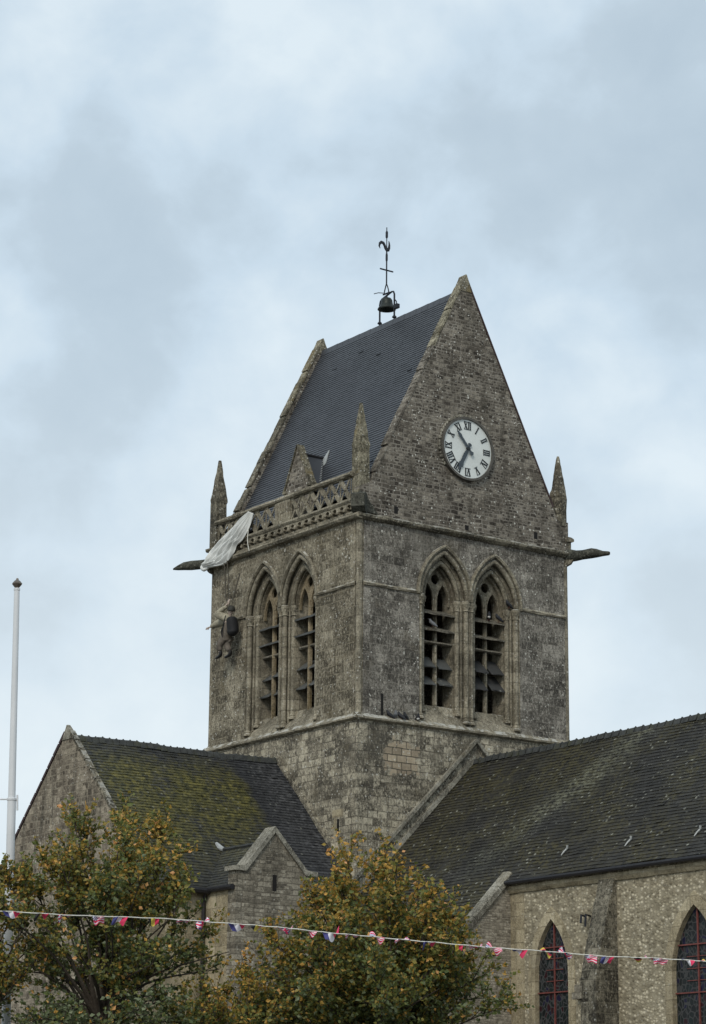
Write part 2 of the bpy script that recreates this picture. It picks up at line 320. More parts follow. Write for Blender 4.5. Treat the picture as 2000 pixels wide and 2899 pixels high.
M['dial'] = plain_mat('clock_dial_enamel', (0.66, 0.685, 0.655), 0.45, 0.06, 2.2, spec=0.4, dirt=(0.54, 0.56, 0.52))
M['numeral'] = plain_mat('clock_numeral_paint', (0.022, 0.026, 0.028), 0.55, 0.2, 12)
M['hand'] = plain_mat('clock_hand_paint', (0.055, 0.07, 0.082), 0.5, 0.25, 9)
M['rim'] = plain_mat('clock_rim_paint', (0.085, 0.078, 0.066), 0.6, 0.3, 6, bump=0.01)
M['lead'] = plain_mat('lead_sheet', (0.34, 0.35, 0.35), 0.55, 0.25, 6, 0.2)
M['zinc'] = plain_mat('zinc_vent', (0.34, 0.35, 0.34), 0.5, 0.2, 12, 0.1)
M['gutter'] = plain_mat('gutter_metal', (0.020, 0.019, 0.021), 0.5, 0.3, 8)
M['pipe'] = plain_mat('downpipe_iron', (0.028, 0.024, 0.026), 0.6, 0.3, 10)
M['verge'] = plain_mat('verge_slate', (0.055, 0.035, 0.034), 0.75, 0.4, 7)
M['pole'] = plain_mat('white_pole_paint', (0.62, 0.63, 0.64), 0.4, 0.05, 1.2, spec=0.4, dirt=(0.5, 0.51, 0.51))
M['finial'] = plain_mat('finial_metal', (0.20, 0.17, 0.14), 0.35, 0.3, 20, 0.7)
M['hole'] = plain_mat('dark_recess', (0.012, 0.011, 0.010), 0.9, 0.3, 8)
M['cord'] = plain_mat('white_cord', (0.62, 0.61, 0.55), 0.7, 0.2, 20)
M['silk'] = plain_mat('parachute_silk', (0.68, 0.685, 0.66), 0.8, 0.06, 5, dirt=(0.54, 0.54, 0.51))
M['rope'] = plain_mat('shroud_line', (0.075, 0.066, 0.05), 0.8, 0.3, 14)
M['jacket'] = plain_mat('khaki_jacket', (0.33, 0.30, 0.225), 0.85, 0.35, 11, dirt=(0.12, 0.105, 0.075))
M['trousers'] = plain_mat('faded_uniform', (0.135, 0.115, 0.094), 0.88, 0.35, 8, dirt=(0.07, 0.062, 0.05))
M['boot'] = plain_mat('black_boots', (0.012, 0.011, 0.010), 0.5, 0.3, 12)
M['pack'] = plain_mat('black_pack', (0.012, 0.012, 0.013), 0.7, 0.4, 9)
M['helmet'] = plain_mat('dark_helmet', (0.032, 0.031, 0.026), 0.65, 0.3, 9)
M['skin'] = plain_mat('mannequin_skin', (0.46, 0.37, 0.31), 0.65, 0.1, 8)
M['pigeon_dark'] = plain_mat('dark_feathers', (0.025, 0.026, 0.03), 0.7, 0.3, 20)
M['pigeon_grey'] = plain_mat('grey_feathers', (0.16, 0.165, 0.175), 0.7, 0.3, 20)
M['pigeon_white'] = plain_mat('white_feathers', (0.62, 0.61, 0.58), 0.7, 0.1, 20)
M['redbar'] = plain_mat('red_window_bars', (0.165, 0.052, 0.044), 0.6, 0.3, 9)
M['bark'] = plain_mat('tree_bark', (0.050, 0.040, 0.030), 0.9, 0.45, 18, bump=0.01)
for n_, c_ in dict(f_red=(0.66, 0.045, 0.12), f_white=(0.74, 0.72, 0.76), f_blue=(0.06, 0.06, 0.20), f_black=(0.018, 0.018, 0.02), f_yellow=(0.62, 0.50, 0.09)).items():
    M[n_] = plain_mat('flag_' + n_[2:], c_, 0.7, 0.1, 18)

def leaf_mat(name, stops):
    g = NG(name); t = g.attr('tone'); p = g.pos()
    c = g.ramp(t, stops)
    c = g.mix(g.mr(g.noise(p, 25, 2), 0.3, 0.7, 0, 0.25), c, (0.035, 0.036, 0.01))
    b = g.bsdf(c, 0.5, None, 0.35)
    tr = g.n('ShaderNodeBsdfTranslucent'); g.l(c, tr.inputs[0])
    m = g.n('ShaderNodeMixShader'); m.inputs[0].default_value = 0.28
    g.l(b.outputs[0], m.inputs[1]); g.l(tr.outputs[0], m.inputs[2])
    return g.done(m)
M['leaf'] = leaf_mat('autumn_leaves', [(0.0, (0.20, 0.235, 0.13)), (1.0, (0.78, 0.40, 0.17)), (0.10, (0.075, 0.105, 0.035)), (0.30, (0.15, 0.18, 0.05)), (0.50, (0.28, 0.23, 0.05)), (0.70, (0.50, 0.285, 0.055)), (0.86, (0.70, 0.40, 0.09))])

def glass_mat():
    g = NG('stained_glass'); p = g.pos(); x, y, z = g.sep(p)
    v = g.comb(y, z, 0.0)
    d = g.vmath('SCALE', g.vmath('SUBTRACT', g.noisec(p, 3.0, 2), (0.5, 0.5, 0.5)), scale=0.12)
    vd = g.vmath('ADD', v, d)
    ed = g.vor(g.vmath('MULTIPLY', vd, (1.0, 0.75, 1)), 8.5, 'DISTANCE_TO_EDGE', 0.85); ce = g.vor(g.vmath('MULTIPLY', vd, (1.0, 0.75, 1)), 8.5, 'F1', 0.85)
    cs = g.sep(ce.outputs['Color'])
    hue = g.ramp(cs[0], [(0.0, (0.010, 0.012, 0.013)), (1.0, (0.018, 0.02, 0.022)), (0.30, (0.012, 0.011, 0.032)), (0.40, (0.012, 0.016, 0.016)), (0.66, (0.028, 0.009, 0.012)), (0.74, (0.014, 0.016, 0.016)), (0.92, (0.012, 0.02, 0.02))], 'CONSTANT')
    lead = g.mr(ed.outputs['Distance'], 0.085, 0.055)
    col = g.mix(lead, hue, (0.055, 0.056, 0.056))
    return g.done(g.bsdf(col, g.mr(lead, 0, 1, 0.35, 0.75), g.bump(cs[1], 0.5, 0.02), 0.2))
M['glass'] = glass_mat()

# ------------------------------------------------------------------ mesh helpers
class MB:
    def __init__(s): s.v = []; s.f = []; s.mi = []; s.tone = []
    def vert(s, p): s.v.append(tuple(p)); return len(s.v)-1
    def face(s, idx, tone=0.5, mi=0): s.f.append(tuple(idx)); s.tone.append(tone); s.mi.append(mi)
    def poly(s, pts, tone=0.5, mi=0): s.face([s.vert(p) for p in pts], tone, mi)
    def box(s, a, b, tone=0.5, mi=0, P=None):
        P = P or (lambda x, y, z: (x, y, z))
        (x0, y0, z0), (x1, y1, z1) = a, b
        i = [s.vert(P(x, y, z)) for z in (z0, z1) for y in (y0, y1) for x in (x0, x1)]
        for q in ((0, 2, 3, 1), (4, 5, 7, 6), (0, 1, 5, 4), (2, 6, 7, 3), (0, 4, 6, 2), (1, 3, 7, 5)): s.face([i[k] for k in q], tone, mi)
    def prism(s, prof, A, B, mi=0, tone=0.5):
        """profile points through functions A and B (two ends), closed"""
        a = [s.vert(A(*p)) for p in prof]; b = [s.vert(B(*p)) for p in prof]; n = len(prof)
        for i in range(n): s.face((a[i], a[(i+1) % n], b[(i+1) % n], b[i]), tone, mi)
        s.face(a[::-1], tone, mi); s.face(b, tone, mi)
    def tube(s, path, rad, n=8, mi=0, tone=0.5, closed=False):
        path = [Vector(p) for p in path]; m = len(path)
        rs = rad if isinstance(rad, (list, tuple)) else [rad]*m
        rings = []; up = None
        for i, p in enumerate(path):
            d = (path[min(i+1, m-1)] - path[max(i-1, 0)])
            if closed: d = path[(i+1) % m] - path[i-1]
            d.normalize()
            if up is None: up = Vector((0, 0, 1)) if abs(d.z) < 0.9 else Vector((1, 0, 0))
            x = d.cross(up)
            if x.length < 1e-4: x = d.orthogonal()
            x.normalize(); up = x.cross(d).normalized()
            rings.append([s.vert(p + (x*math.cos(t) + up*math.sin(t))*rs[i]) for t in (2*math.pi*j/n for j in range(n))])
        for i in range(m if closed else m-1):
            a, b = rings[i], rings[(i+1) % m]
            for j in range(n): s.face((a[j], a[(j+1) % n], b[(j+1) % n], b[j]), tone, mi)
        if not closed: s.face(rings[0][::-1], tone, mi); s.face(rings[-1], tone, mi)
    def lathe(s, prof, c, n=16, mi=0, tone=0.5):
        rings = [[s.vert((c[0]+r*math.cos(2*math.pi*j/n), c[1]+r*math.sin(2*math.pi*j/n), c[2]+z)) for j in range(n)] for r, z in prof]
        for a, b in zip(rings, rings[1:]):
            for j in range(n): s.face((a[j], a[(j+1) % n], b[(j+1) % n], b[j]), tone, mi)
        s.face(rings[0][::-1], tone, mi); s.face(rings[-1], tone, mi)
    def plate(s, outer, holes, P, d0, d1=None, mi=0, tone=0.5):
        """flat shape (s,z) with holes at depth d0; with d1 it gets sides and a back"""
        loops = [outer] + list(holes)
        flat = [q for lp in loops for q in lp]
        tris = tessellate_polygon([[Vector((a, b, 0)) for a, b in lp] for lp in loops])
        i0 = [s.vert(P(a, d0, b)) for a, b in flat]
        for t in tris: s.face([i0[k] for k in t], tone, mi)
        if d1 is None: return
        i1 = [s.vert(P(a, d1, b)) for a, b in flat]
        for t in tris: s.face([i1[k] for k in t][::-1], tone, mi)
        o = 0
        for lp in loops:
            n = len(lp)
            for j in range(n):
                k2 = (j+1) % n; s.face((i0[o+j], i0[o+k2], i1[o+k2], i1[o+j]), tone, mi)
            o += n
    def build(s, name, mats, parent=None, smooth=False, base=None, fix=True, bevel=0):
        me = bpy.data.meshes.new(name)
        b = parent_base(parent) if parent is not None else (base or Vector((0, 0, 0)))
        me.from_pydata([(x-b.x, y-b.y, z-b.z) for x, y, z in s.v], [], s.f)
        if not isinstance(mats, (list, tuple)): mats = [mats]
        for m in mats: me.materials.append(M[m] if isinstance(m, str) else m)
        me.polygons.foreach_set('material_index', s.mi)
        at = me.attributes.new('tone', 'FLOAT', 'FACE'); at.data.foreach_set('value', s.tone)
        if fix:
            bm = bmesh.new(); bm.from_mesh(me); bmesh.ops.recalc_face_normals(bm, faces=bm.faces); bm.to_mesh(me); bm.free()
        if smooth: me.polygons.foreach_set('use_smooth', [True]*len(me.polygons))
        o = bpy.data.objects.new(name, me); COL.objects.link(o)
        if parent is not None: o.parent = parent
        else: o.location = b
        BASE[o.name] = b
        return o
BASE = {}
def parent_base(p): return BASE[p.name]
def thing(name, label, cat, loc, group=None):
    o = bpy.data.objects.new(name, None); COL.objects.link(o); o.location = loc; o.empty_display_size = 0.2
    BASE[o.name] = Vector(loc); o['label'] = label; o['category'] = cat
    if group: o['group'] = group
    return o
def tag(o, label, cat, group=None):
    o['label'] = label; o['category'] = cat
    if group: o['group'] = group

def arch(c, a, zs, h, n=9):
    Rr = (a*a + h*h)/(2*a); tm = math.acos(max(-1, min(1, (Rr-a)/Rr)))
    right = [(c-(Rr-a)+Rr*math.cos(tm*i/n), zs+Rr*math.sin(tm*i/n)) for i in range(n+1)]
    left = [(2*c-x, z) for x, z in right]
    return left + right[::-1][1:]
def opening(c, a, zs, h, zb, n=9): return [(c-a, zb)] + arch(c, a, zs, h, n) + [(c+a, zb)]
def circle(cx, cz, r, n=14): return [(cx+r*math.cos(2*math.pi*i/n), cz+r*math.sin(2*math.pi*i/n)) for i in range(n)]

def slates(O, a, s, n, span, Ls, row, wd, th, tag_mat, name, parent, sag=0.02, seed=1, gap=0.0, calm=False):
    """courses of single slates, each tilted over the one below"""
    q = random.Random(seed); mb = MB(); O, a, s, n = map(Vector, (O, a, s, n)); rows = int(Ls/row)
    for i in range(rows):
        s0 = i*row; s1 = s0 + row*1.02
        a0, a1 = span(s0 + row/2)
        x = a0 - (i % 2)*wd*0.5 - q.random()*wd*0.15
        rt = q.uniform(-.15, .15)
        while x < a1:
            w2 = wd*q.uniform(0.88, 1.12)
            xa, xb = max(x, a0), min(x+w2, a1)
            if xb - xa > 0.01:
                h = th*(q.uniform(.92, 1.08) if calm else q.uniform(0.75, 1.3)); dz = q.uniform(-1, 1)*row*(.015 if calm else .05)
                if q.random() < (.002 if calm else .012): h += th*0.9
                def pt(ax, sv, hh):
                    p = O + a*ax + s*sv
                    return p + n*(hh + sag*noise.noise(p*0.45) + 0.3*sag*noise.noise(p*1.7))
                t = min(1, max(0, q.gauss(0.45, .11 if calm else .2) + rt*(.4 if calm else 1)))
                p1, p2 = pt(xa, s0+dz, h), pt(xb, s0+dz*q.uniform(.4, 1.6), h*q.uniform(.85, 1.15)); p3, p4 = pt(xb, s1, 0.002), pt(xa, s1, 0.002)
                mb.poly([p1, p2, p3, p4], t)
                mb.poly([p1, p1-n*h*1.05, p2-n*h*1.05, p2], t)
            x += w2 + gap
    return mb.build(name, tag_mat, parent, fix=False)

PX = lambda s, d, z: (s, d, z)          # the clock side: wall along x, depth runs +y
PY = lambda s, d, z: (d, s, z)          # the balustrade side: wall along y, depth runs +x
ZL, ZM, ZU = 13.93, 17.90, 19.86        # string courses
W = 8.0

# ------------------------------------------------------------------ ground
mb = MB(); mb.poly([(-900, -900, 0), (900, -900, 0), (900, 900, 0), (-900, 900, 0)])
g = NG('ground_paving'); p = g.pos()
gr = mb.build('ground', g.done(g.bsdf(g.ramp(g.noise(p, 0.6, 6, 0.7), [(0.3, (0.10, 0.095, 0.085)), (0.7, (0.20, 0.19, 0.17))]), 0.9, g.bump(g.noise(p, 30, 3), 0.4, 0.01))))
gr['kind'] = 'structure'

# ================================================================== TOWER
T = thing('church_tower', 'square stone belfry tower with slate saddleback roof, louvred arches and corner pinnacles', 'church tower', (4, 4, 0))
mb = MB(); mb.box((-0.03, -0.03, 0), (W+0.03, W+0.03, ZL))
lowwall = mb.build('base_wall', 'lower', T)
# narrow slits in the base
def slit(P, s, z0, z1, wd, parent, d=-0.034):
    m = MB(); m.box((s-wd/2, d-0.002, z0), (s+wd/2, d+0.05, z1), P=lambda x, y, z: P(x, y, z)); m.build('slit_window', 'hole', parent)
slit(PY, 0.86, 10.72, 11.14, 0.10, T)
m = MB(); m.box((0.62, -0.037, 11.2), (1.15, -0.02, 11.42), P=PY); m.box((0.93, -0.036, 10.66), (1.06, -0.02, 11.18), P=PY); m.build('slit_lintel', 'buff', T)

WINS = {'R': [3.16, 5.07], 'L': [3.03, 4.95]}
A0, H0 = 0.95, 1.49
NOTCH = 0.17
def belfry(P, key, matname):
    m = MB()
    holes = [opening(c, A0, ZM, H0, ZL+0.16) for c in WINS[key]] if key else []
    m.plate([(NOTCH, ZL), (W-NOTCH, ZL), (W-NOTCH, ZU+0.2), (NOTCH, ZU+0.2)], holes, P, 0.0)
    return m.build('belfry_wall', matname, T)
belfry(PX, 'R', 'belfry_right'); belfry(PY, 'L', 'belfry_left')
belfry(lambda s, d, z: (s, W-d, z), None, 'belfry_right'); belfry(lambda s, d, z: (W-d, s, z), None, 'belfry_left')
m = MB(); m.box((0.2, 0.2, ZL-0.3), (7.8, 7.8, ZL-0.01)); m.build('belfry_floor', 'trim_dark', T)
m = MB(); m.box((0.2, 0.2, ZU+0.3), (7.8, 7.8, ZU+0.5)); m.build('belfry_ceiling', 'trim_dark', T)
# corner nook shafts
for cx, cy, sx_, sy_ in ((0, 0, 1, 1), (W, 0, -1, 1), (0, W, 1, -1), (W, W, -1, -1)):
    m = MB(); k = NOTCH
    m.poly([(cx+sx_*k, cy, ZL), (cx+sx_*k, cy+sy_*k, ZL), (cx+sx_*k, cy+sy_*k, ZU+.2), (cx+sx_*k, cy, ZU+.2)])
    m.poly([(cx, cy+sy_*k, ZL), (cx+sx_*k, cy+sy_*k, ZL), (cx+sx_*k, cy+sy_*k, ZU+.2), (cx, cy+sy_*k, ZU+.2)])
    q = 0.092
    m.tube([(cx+sx_*q, cy+sy_*q, ZL+.05), (cx+sx_*q, cy+sy_*q, ZU-.12)], 0.098, 14)
    m.lathe([(0.098, 0), (0.12, 0.02), (0.105, 0.05), (0.12, .12), (0.16, 0.17), (0.16, 0.24)], (cx+sx_*q, cy+sy_*q, ZU-.13), 12)
    m.lathe([(0.16, 0), (0.16, 0.06), (0.12, 0.1), (0.098, 0.14)], (cx+sx_*q, cy+sy_*q, ZL+.1), 12)
    m.build('corner_shaft', 'trim', T)

def rough_bar(m, P, s0, s1, prof, step=0.22, jit=0.008, seed=3):
    """a moulding run of short stones, its profile (depth,z) slightly worn from stone to stone"""
    q = random.Random(seed); n = max(1, int(abs(s1-s0)/step)); rings = []
    for i in range(n+1):
        s = s0 + (s1-s0)*i/n
        rings.append([m.vert(P(s, d+q.uniform(-jit, jit), z+q.uniform(-jit, jit))) for d, z in prof])
    k = len(prof)
    for a, b in zip(rings, rings[1:]):
        for j in range(k): m.face((a[j], a[(j+1) % k], b[(j+1) % k], b[j]))
    m.face(rings[0]); m.face(rings[-1][::-1])

LS = [(0.05, ZL-0.02), (-0.06, ZL-0.02), (-0.15, ZL+0.02), (-0.155, ZL+0.07), (-0.03, ZL+0.18), (0.05, ZL+0.18)]
for P in (PX, PY):
    m = MB(); rough_bar(m, P, -0.12, W+0.12, LS, seed=5 if P is PX else 6); m.build('string_course', 'trim', T)
MS = [(0.05, ZM-0.02), (-0.05, ZM), (-0.065, ZM+0.05), (-0.01, ZM+0.11), (0.05, ZM+0.11)]
for P, a, b in ((PX, NOTCH, 2.26), (PX, 6.0, W-NOTCH), (PY, NOTCH, 2.19), (PY, 6.02, W-NOTCH)):
    m = MB(); rough_bar(m, P, a, b, MS, seed=int(a*10)+3, jit=0.012); m.build('string_course', 'trim', T)
US = [(0.05, ZU-0.02), (-0.05, ZU-0.02), (-0.15, ZU+0.05), (-0.17, ZU+0.11), (-0.02, ZU+0.20), (0.05, ZU+0.20)]
m = MB(); rough_bar(m, PX, -0.10, W+0.02, US, seed=9, jit=0.012); m.build('string_course', 'trim_dark', T)

# belfry windows
def zsill(d): return ZL+0.16 + min(d, 0.40)*1.38
def window(P, c, key, seed):
    q = random.Random(seed); dt = 0.46 if key == 'R' else 0.38
    m = MB(); n = 10
    prof = [(A0, H0, 0.0), (A0, H0, 0.18), (0.73, 1.22, 0.18), (0.73, 1.22, dt-.1), (0.57, 1.0, dt-.1), (0.57, 1.0, 0.85)]
    loops = [[m.vert(P(s, d, z)) for s, z in opening(c, a, ZM, h, zsill(d), n)] for a, h, d in prof]
    for A, B in zip(loops, loops[1:]):
        k = len(A)
        for j in range(k): m.face((A[j], A[(j+1) % k], B[(j+1) % k], B[j]))
    # hood mould
    hp = arch(c, A0+0.055, ZM, H0+0.09, 14)
    m.tube([P(s, -0.03, z) for s, z in hp], 0.062, 6)
    win = m.build('belfry_window', 'trim', T)
    m = MB()
    for a, h, d, r in ((0.875, 1.395, 0.045, 0.078), (0.655, 1.12, 0.225, 0.075)):
        m.tube([P(s, d, z) for s, z in arch(c, a, ZM, h, 14)], r, 8)
    m.build('arch_moulding', 'trim', win, smooth=True)
    for sg in (-1, 1):
        for a, d, r in ((0.865, 0.085, 0.080), (0.655, 0.265, 0.072)):
            m = MB(); sx0 = c+sg*a
            z0 = zsill(d)+0.02; zt = ZM-0.30
            nz = 8; pth = [P(sx0, d, z0+(zt-z0)*i/nz) for i in range(nz+1)]
            m.tube(pth, [r*q.uniform(0.92, 1.08) for _ in pth], 10)
            cc = P(sx0, d, 0)
            m.lathe([(r*1.0, 0), (r*1.35, 0.02), (r*1.05, 0.05), (r*1.2, 0.14), (r*1.65, 0.22), (r*1.75, 0.235), (r*1.75, 0.31), (r*1.5, 0.33)], (cc[0], cc[1], zt), 10)
            for t in range(6):
                an = t*math.pi/3; m.lathe([(0.005, 0), (0.026, 0.03), (0.026, 0.06), (0.004, 0.09)], (cc[0]+r*1.3*math.cos(an), cc[1]+r*1.3*math.sin(an), zt+0.12), 6)
            m.lathe([(r*1.7, 0), (r*1.7, 0.05), (r*1.25, 0.09), (r*1.4, 0.12), (r, 0.16)], (cc[0], cc[1], z0-0.03), 10)
            m.build('colonnette', 'trim', win, smooth=False)
        # thin fillet between the shafts
        m = MB(); m.tube([P(c+sg*0.745, 0.175, zsill(0.18)), P(c+sg*0.745, 0.175, ZM)], 0.03, 6); m.build('jamb_fillet', 'trim', win)
    # tracery: two lancets under an oculus, with the mullion running to the sill
    m = MB(); zb = zsill(0.5)
    L1, L2, lc, lw = 0.56, 0.50, 0.29, 0.215
    ha = opening(c-lc, lw, ZM+0.02, 0.50, ZM-0.1195, 7); hb = opening(c+lc, lw, ZM+0.02, 0.50, ZM-0.1195, 7)
    o2 = [(c-L1, ZM-0.12), (c-lc-lw, ZM-0.12)] + ha[1:-1] + [(c-lc+lw, ZM-0.12), (c+lc-lw, ZM-0.12)] + hb[1:-1] + [(c+lc+lw, ZM-0.12), (c+L1, ZM-0.12)] + arch(c, L1, ZM, 0.985, 12)[::-1]
    m.plate(o2, [circle(c, ZM+0.66, 0.155, 12)], P, dt+.01, dt+.08)
    m.box((c-0.06, dt, zb), (c+0.06, dt+.08, ZM-0.12), P=P)
    m.tube([P(c, dt-.005, zb), P(c, dt-.005, ZM+.1)], 0.035, 8)
    m.build('tracery', 'pier' if key == 'L' else 'trim', win)
    # stone transom
    m = MB(); zt = 16.56
    rough_bar(m, P, c-0.57, c+0.57, [(0.55, zt), (0.40, zt), (0.36, zt+0.03), (0.40, zt+0.085), (0.55, zt+0.085)], seed=seed)
    m.build('transom', 'louvre_stone', win)
    # louvres: two long weathered boards above, pairs of slate flaps below
    for z, w_, d0, rise in ((17.42, 0.62, 0.24, 0.20), (16.92, 0.62, 0.24, 0.19)):
        m = MB(); rough_bar(m, P, c-w_, c+w_, [(d0, z), (d0+0.42, z+rise), (d0+0.42, z+rise+0.04), (d0, z+0.045)], step=0.16, jit=0.012, seed=seed+int(z*7))
        m.build('louvre', 'louvre_stone' if key == 'R' else 'louvre', win)
    lowz = [(15.86, 0.30), (15.34, 0.28)]
    for i, (z, rise) in enumerate(lowz):
        for sg in (-1, 1):
            m = MB(); ri = rise + q.uniform(-0.05, 0.08); dd = 0.36 + q.uniform(-0.06, 0.03); zz = z + q.uniform(-0.05, 0.05)
            if key == 'R' and c > 4: ri += 0.16; dd -= 0.10
            a, b = (c-0.56, c-0.055) if sg < 0 else (c+0.055, c+0.56)
            rough_bar(m, P, a, b, [(dd, zz), (0.72, zz+ri), (0.72, zz+ri+0.03), (dd, zz+0.03)], step=0.14, jit=0.012, seed=seed+i*9+sg)
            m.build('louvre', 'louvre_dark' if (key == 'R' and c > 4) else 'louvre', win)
    # worn sill
    m = MB(); rough_bar(m, P, c-0.58, c+0.58, [(0.30, zsill(0.28)-0.03), (0.38, zsill(0.4)+0.05), (0.55, zsill(0.4)+0.09), (0.8, zsill(0.4)+0.09), (0.8, zsill(.3)-0.1)], step=0.1, jit=0.014, seed=seed+3)
    m.build('sill', 'trim', win)
for c in WINS['R']: window(PX, c, 'R', int(c*10))
for c in WINS['L']: window(PY, c, 'L', int(c*10)+50)
slit(PX, 0.87, 14.12, 14.76, 0.085, T, d=-0.002)

# ---- cornice and balustrade on the two eaves sides
def eaves(P, flip):
    m = MB()
    roll = [(0.05, ZU-0.02), (-0.06, ZU-0.02), (-0.15, ZU+0.01), (-0.20, ZU+0.07), (-0.18, ZU+0.13), (-0.09, ZU+0.17), (0.05, ZU+0.17)]
    rough_bar(m, P, -0.12, W+0.12, roll, jit=0.01, seed=21)
    z0, z1 = ZU+0.17, ZU+0.50
    n = 21; pitch = (W-0.3)/n
    holes = []
    for i in range(n):
        c = 0.15+pitch*(i+0.5); a = pitch*0.36
        holes.append([(c-a, z0+0.05), (c-a*1.0, z0+0.16), (c-a*0.55, z0+0.17), (c-a*0.75, z0+0.24), (c, z0+0.29), (c+a*0.75, z0+0.24), (c+a*0.55, z0+0.17), (c+a, z0+0.16), (c+a, z0+0.05)][::-1])
    m.plate([(0.0, z0-0.01), (W, z0-0.01), (W, z1), (0.0, z1)], holes, P, -0.13, 0.02)
    q = random.Random(8)
    for i in range(n+1):
        c = 0.15+pitch*i; r = q.uniform(0.055, 0.075)
        pp = P(c, -0.15, z0+0.07)
        m.lathe([(0.01, 0), (r, 0.02), (r*1.1, 0.06), (r*0.5, 0.12), (0.01, 0.14)], pp, 6)
    rough_bar(m, P, -0.08, W+0.08, [(0.1, z1), (-0.15, z1), (-0.19, z1+0.05), (-0.18, z1+0.11), (-0.08, z1+0.15), (0.1, z1+0.15)], jit=0.009, seed=22)
    m.build('cornice', 'trim', T)
    m = MB(); m.poly([P(0, 0.10, z0-.1), P(W, 0.10, z0-.1), P(W, 0.10, z1), P(0, 0.10, z1)]); m.build('cornice_backing', 'trim_dark', T)
    # balustrade
    b0, b1 = z1+0.15, 21.20
    hgt = b1-b0; bay = 0.50
    def soft(pts, k=0.06):
        """triangle with pulled-in cusps half way along its sides"""
        cx = sum(p[0] for p in pts)/len(pts); cz = sum(p[1] for p in pts)/len(pts); out_ = []
        for i, p in enumerate(pts):
            n_ = pts[(i+1) % len(pts)]; mx_, mz_ = (p[0]+n_[0])/2, (p[1]+n_[1])/2
            out_ += [p, (mx_+(cx-mx_)*k, mz_+(cz-mz_)*k)]
        return out_
    for lo, hi in ((0.42, 3.50), (4.34, W-0.42)):
        nb = round((hi-lo)/bay); bw_ = (hi-lo)/nb; holes = []
        for i in range(nb):
            U = lambda u, v: (lo+bw_*(i+(1-u if flip else u)), b0+hgt*v)
            for tri in (((.20, .975), (.90, .975), (.60, .59)), ((.985, .90), (.985, .20), (.62, .52)), ((.015, .10), (.015, .80), (.38, .48)), ((.10, .025), (.80, .025), (.40, .41))):
                holes.append(soft([U(*t) for t in tri]))
        m = MB(); m.plate([(lo, b0-.01), (hi, b0-.01), (hi, b1+.01), (lo, b1+.01)], holes, P, -0.03, 0.0)
        for i in range(nb):     # raised bosses where the bars cross
            cc = P(lo+bw_*(i+.5), -.03, b0+hgt*.5); m.lathe([(.005, -.05), (.045, -.02), (.045, .02), (.005, .05)], cc, 6)
        q = random.Random(int(lo*9)); m.v = [(x+q.uniform(-.012, .012), y+q.uniform(-.012, .012), z+q.uniform(-.012, .012)) for x, y, z in m.v]
        m.build('balustrade', 'trim', T)
    m = MB(); m.box((3.52, -0.07, b0), (4.32, 0.09, b1), P=P)
    for k in range(5): m.box((3.58+k*0.145, -0.09, b0+0.08), (3.60+k*0.145, -0.071, b1-0.1), P=P)
    m.build('balustrade_panel', 'trim', T)
    m = MB(); rough_bar(m, P, 0.3, W-0.3, [(0.12, b1), (-0.10, b1), (-0.14, b1+0.05), (-0.10, b1+0.13), (0.0, b1+0.165), (0.12, b1+0.13)], jit=0.01, seed=31)
    m.build('balustrade_rail', 'trim', T)
eaves(PY, True)
eaves(lambda s, d, z: (W-d, s, z), False)
# gutter walk behind the balustrade
for xw in (.12, 7.1): m = MB(); m.box((xw, 0.3, 20.3), (xw+.78, 7.7, 20.45)); m.build('parapet_walk', 'lead', T)

# ---- gables
APEX = 28.23
def gline(x): return APEX - 2.0*abs(x-4)
def gable(y0, y1, name_m):
    m = MB(); q = random.Random(int(y0*10)+2)
    lf = [(0.02, ZU+0.19), (0.02, 20.85), (0.42, 21.02)]
    nst = 26; L_ = []
    for i in range(nst+1):
        x = 0.55+(3.93-0.55)*i/nst; L_.append((x, gline(x)-0.06+q.uniform(-0.035, 0.03)))
    pts = lf + L_ + [(8-x, z) for x, z in L_[::-1]] + [(8-x, z) for x, z in lf[::-1]]
    near = y0 < 1
    m.plate(pts[::-1], [], PX, y0, y1)
    o = m.build('gable_wall', name_m, T)
    n = 15      # worn coping stones down both slopes
    for sg in (1, -1):
        ms_ = {}
        for i in range(n):
            xa = 0.6+(3.86-0.6)*i/n; xb = 0.6+(3.86-0.6)*(i+1)/n
            head = i >= 10
            if sg < 0: mat = 'verge'; j = 0; t = .045; o_ = .02
            else: mat = ('gold' if head else 'gable' if near else 'trim_dark'); j = q.uniform(-0.06, 0.03); t = (0.07 if head else 0.05)+q.uniform(-0.015, 0.015); o_ = q.uniform(0, 0.02)
            m = ms_.setdefault(mat, MB())
            X = (lambda x: x) if sg > 0 else (lambda x: 8-x)
            nx, nz = -0.894, 0.447
            pr = [(xa, gline(xa)-0.05+j), (xb, gline(xb)-0.05+j), (xb+nx*t, gline(xb)-0.05+nz*t+j), (xa+nx*t, gline(xa)-0.05+nz*t+j)]
            m.prism([(X(x), z) for x, z in pr], lambda x, z: (x, y0-0.012-o_*0.4, z), lambda x, z: (x, y1+0.015, z))
        for k_, m in ms_.items(): m.build('gable_coping', k_, o)
    m = MB(); pr = [(3.80, gline(3.80)-0.10), (3.77, gline(3.80)+0.0), (3.92, 28.14), (3.97, 28.27), (4.0, 28.30), (4.03, 28.27), (4.08, 28.14), (4.23, gline(3.80)+0.0), (4.20, gline(3.80)-0.10)]
    m.prism(pr, lambda x, z: (x, y0-0.018, z), lambda x, z: (x, y1+0.02, z)); m.build('apex_stone', 'gold', o)
    return o
ga = gable(0.0, 0.30, 'gable'); gable(7.70, 8.0, 'gable')
for s, z in ((4.0, 20.12), (1.34, 20.2), (6.7, 20.26)):
    m = MB(); m.box((s-0.07, -0.004, z), (s+0.07, 0.05, z+(0.15 if s == 4 else 0.22))); m.build('putlog_hole', 'hole', ga)

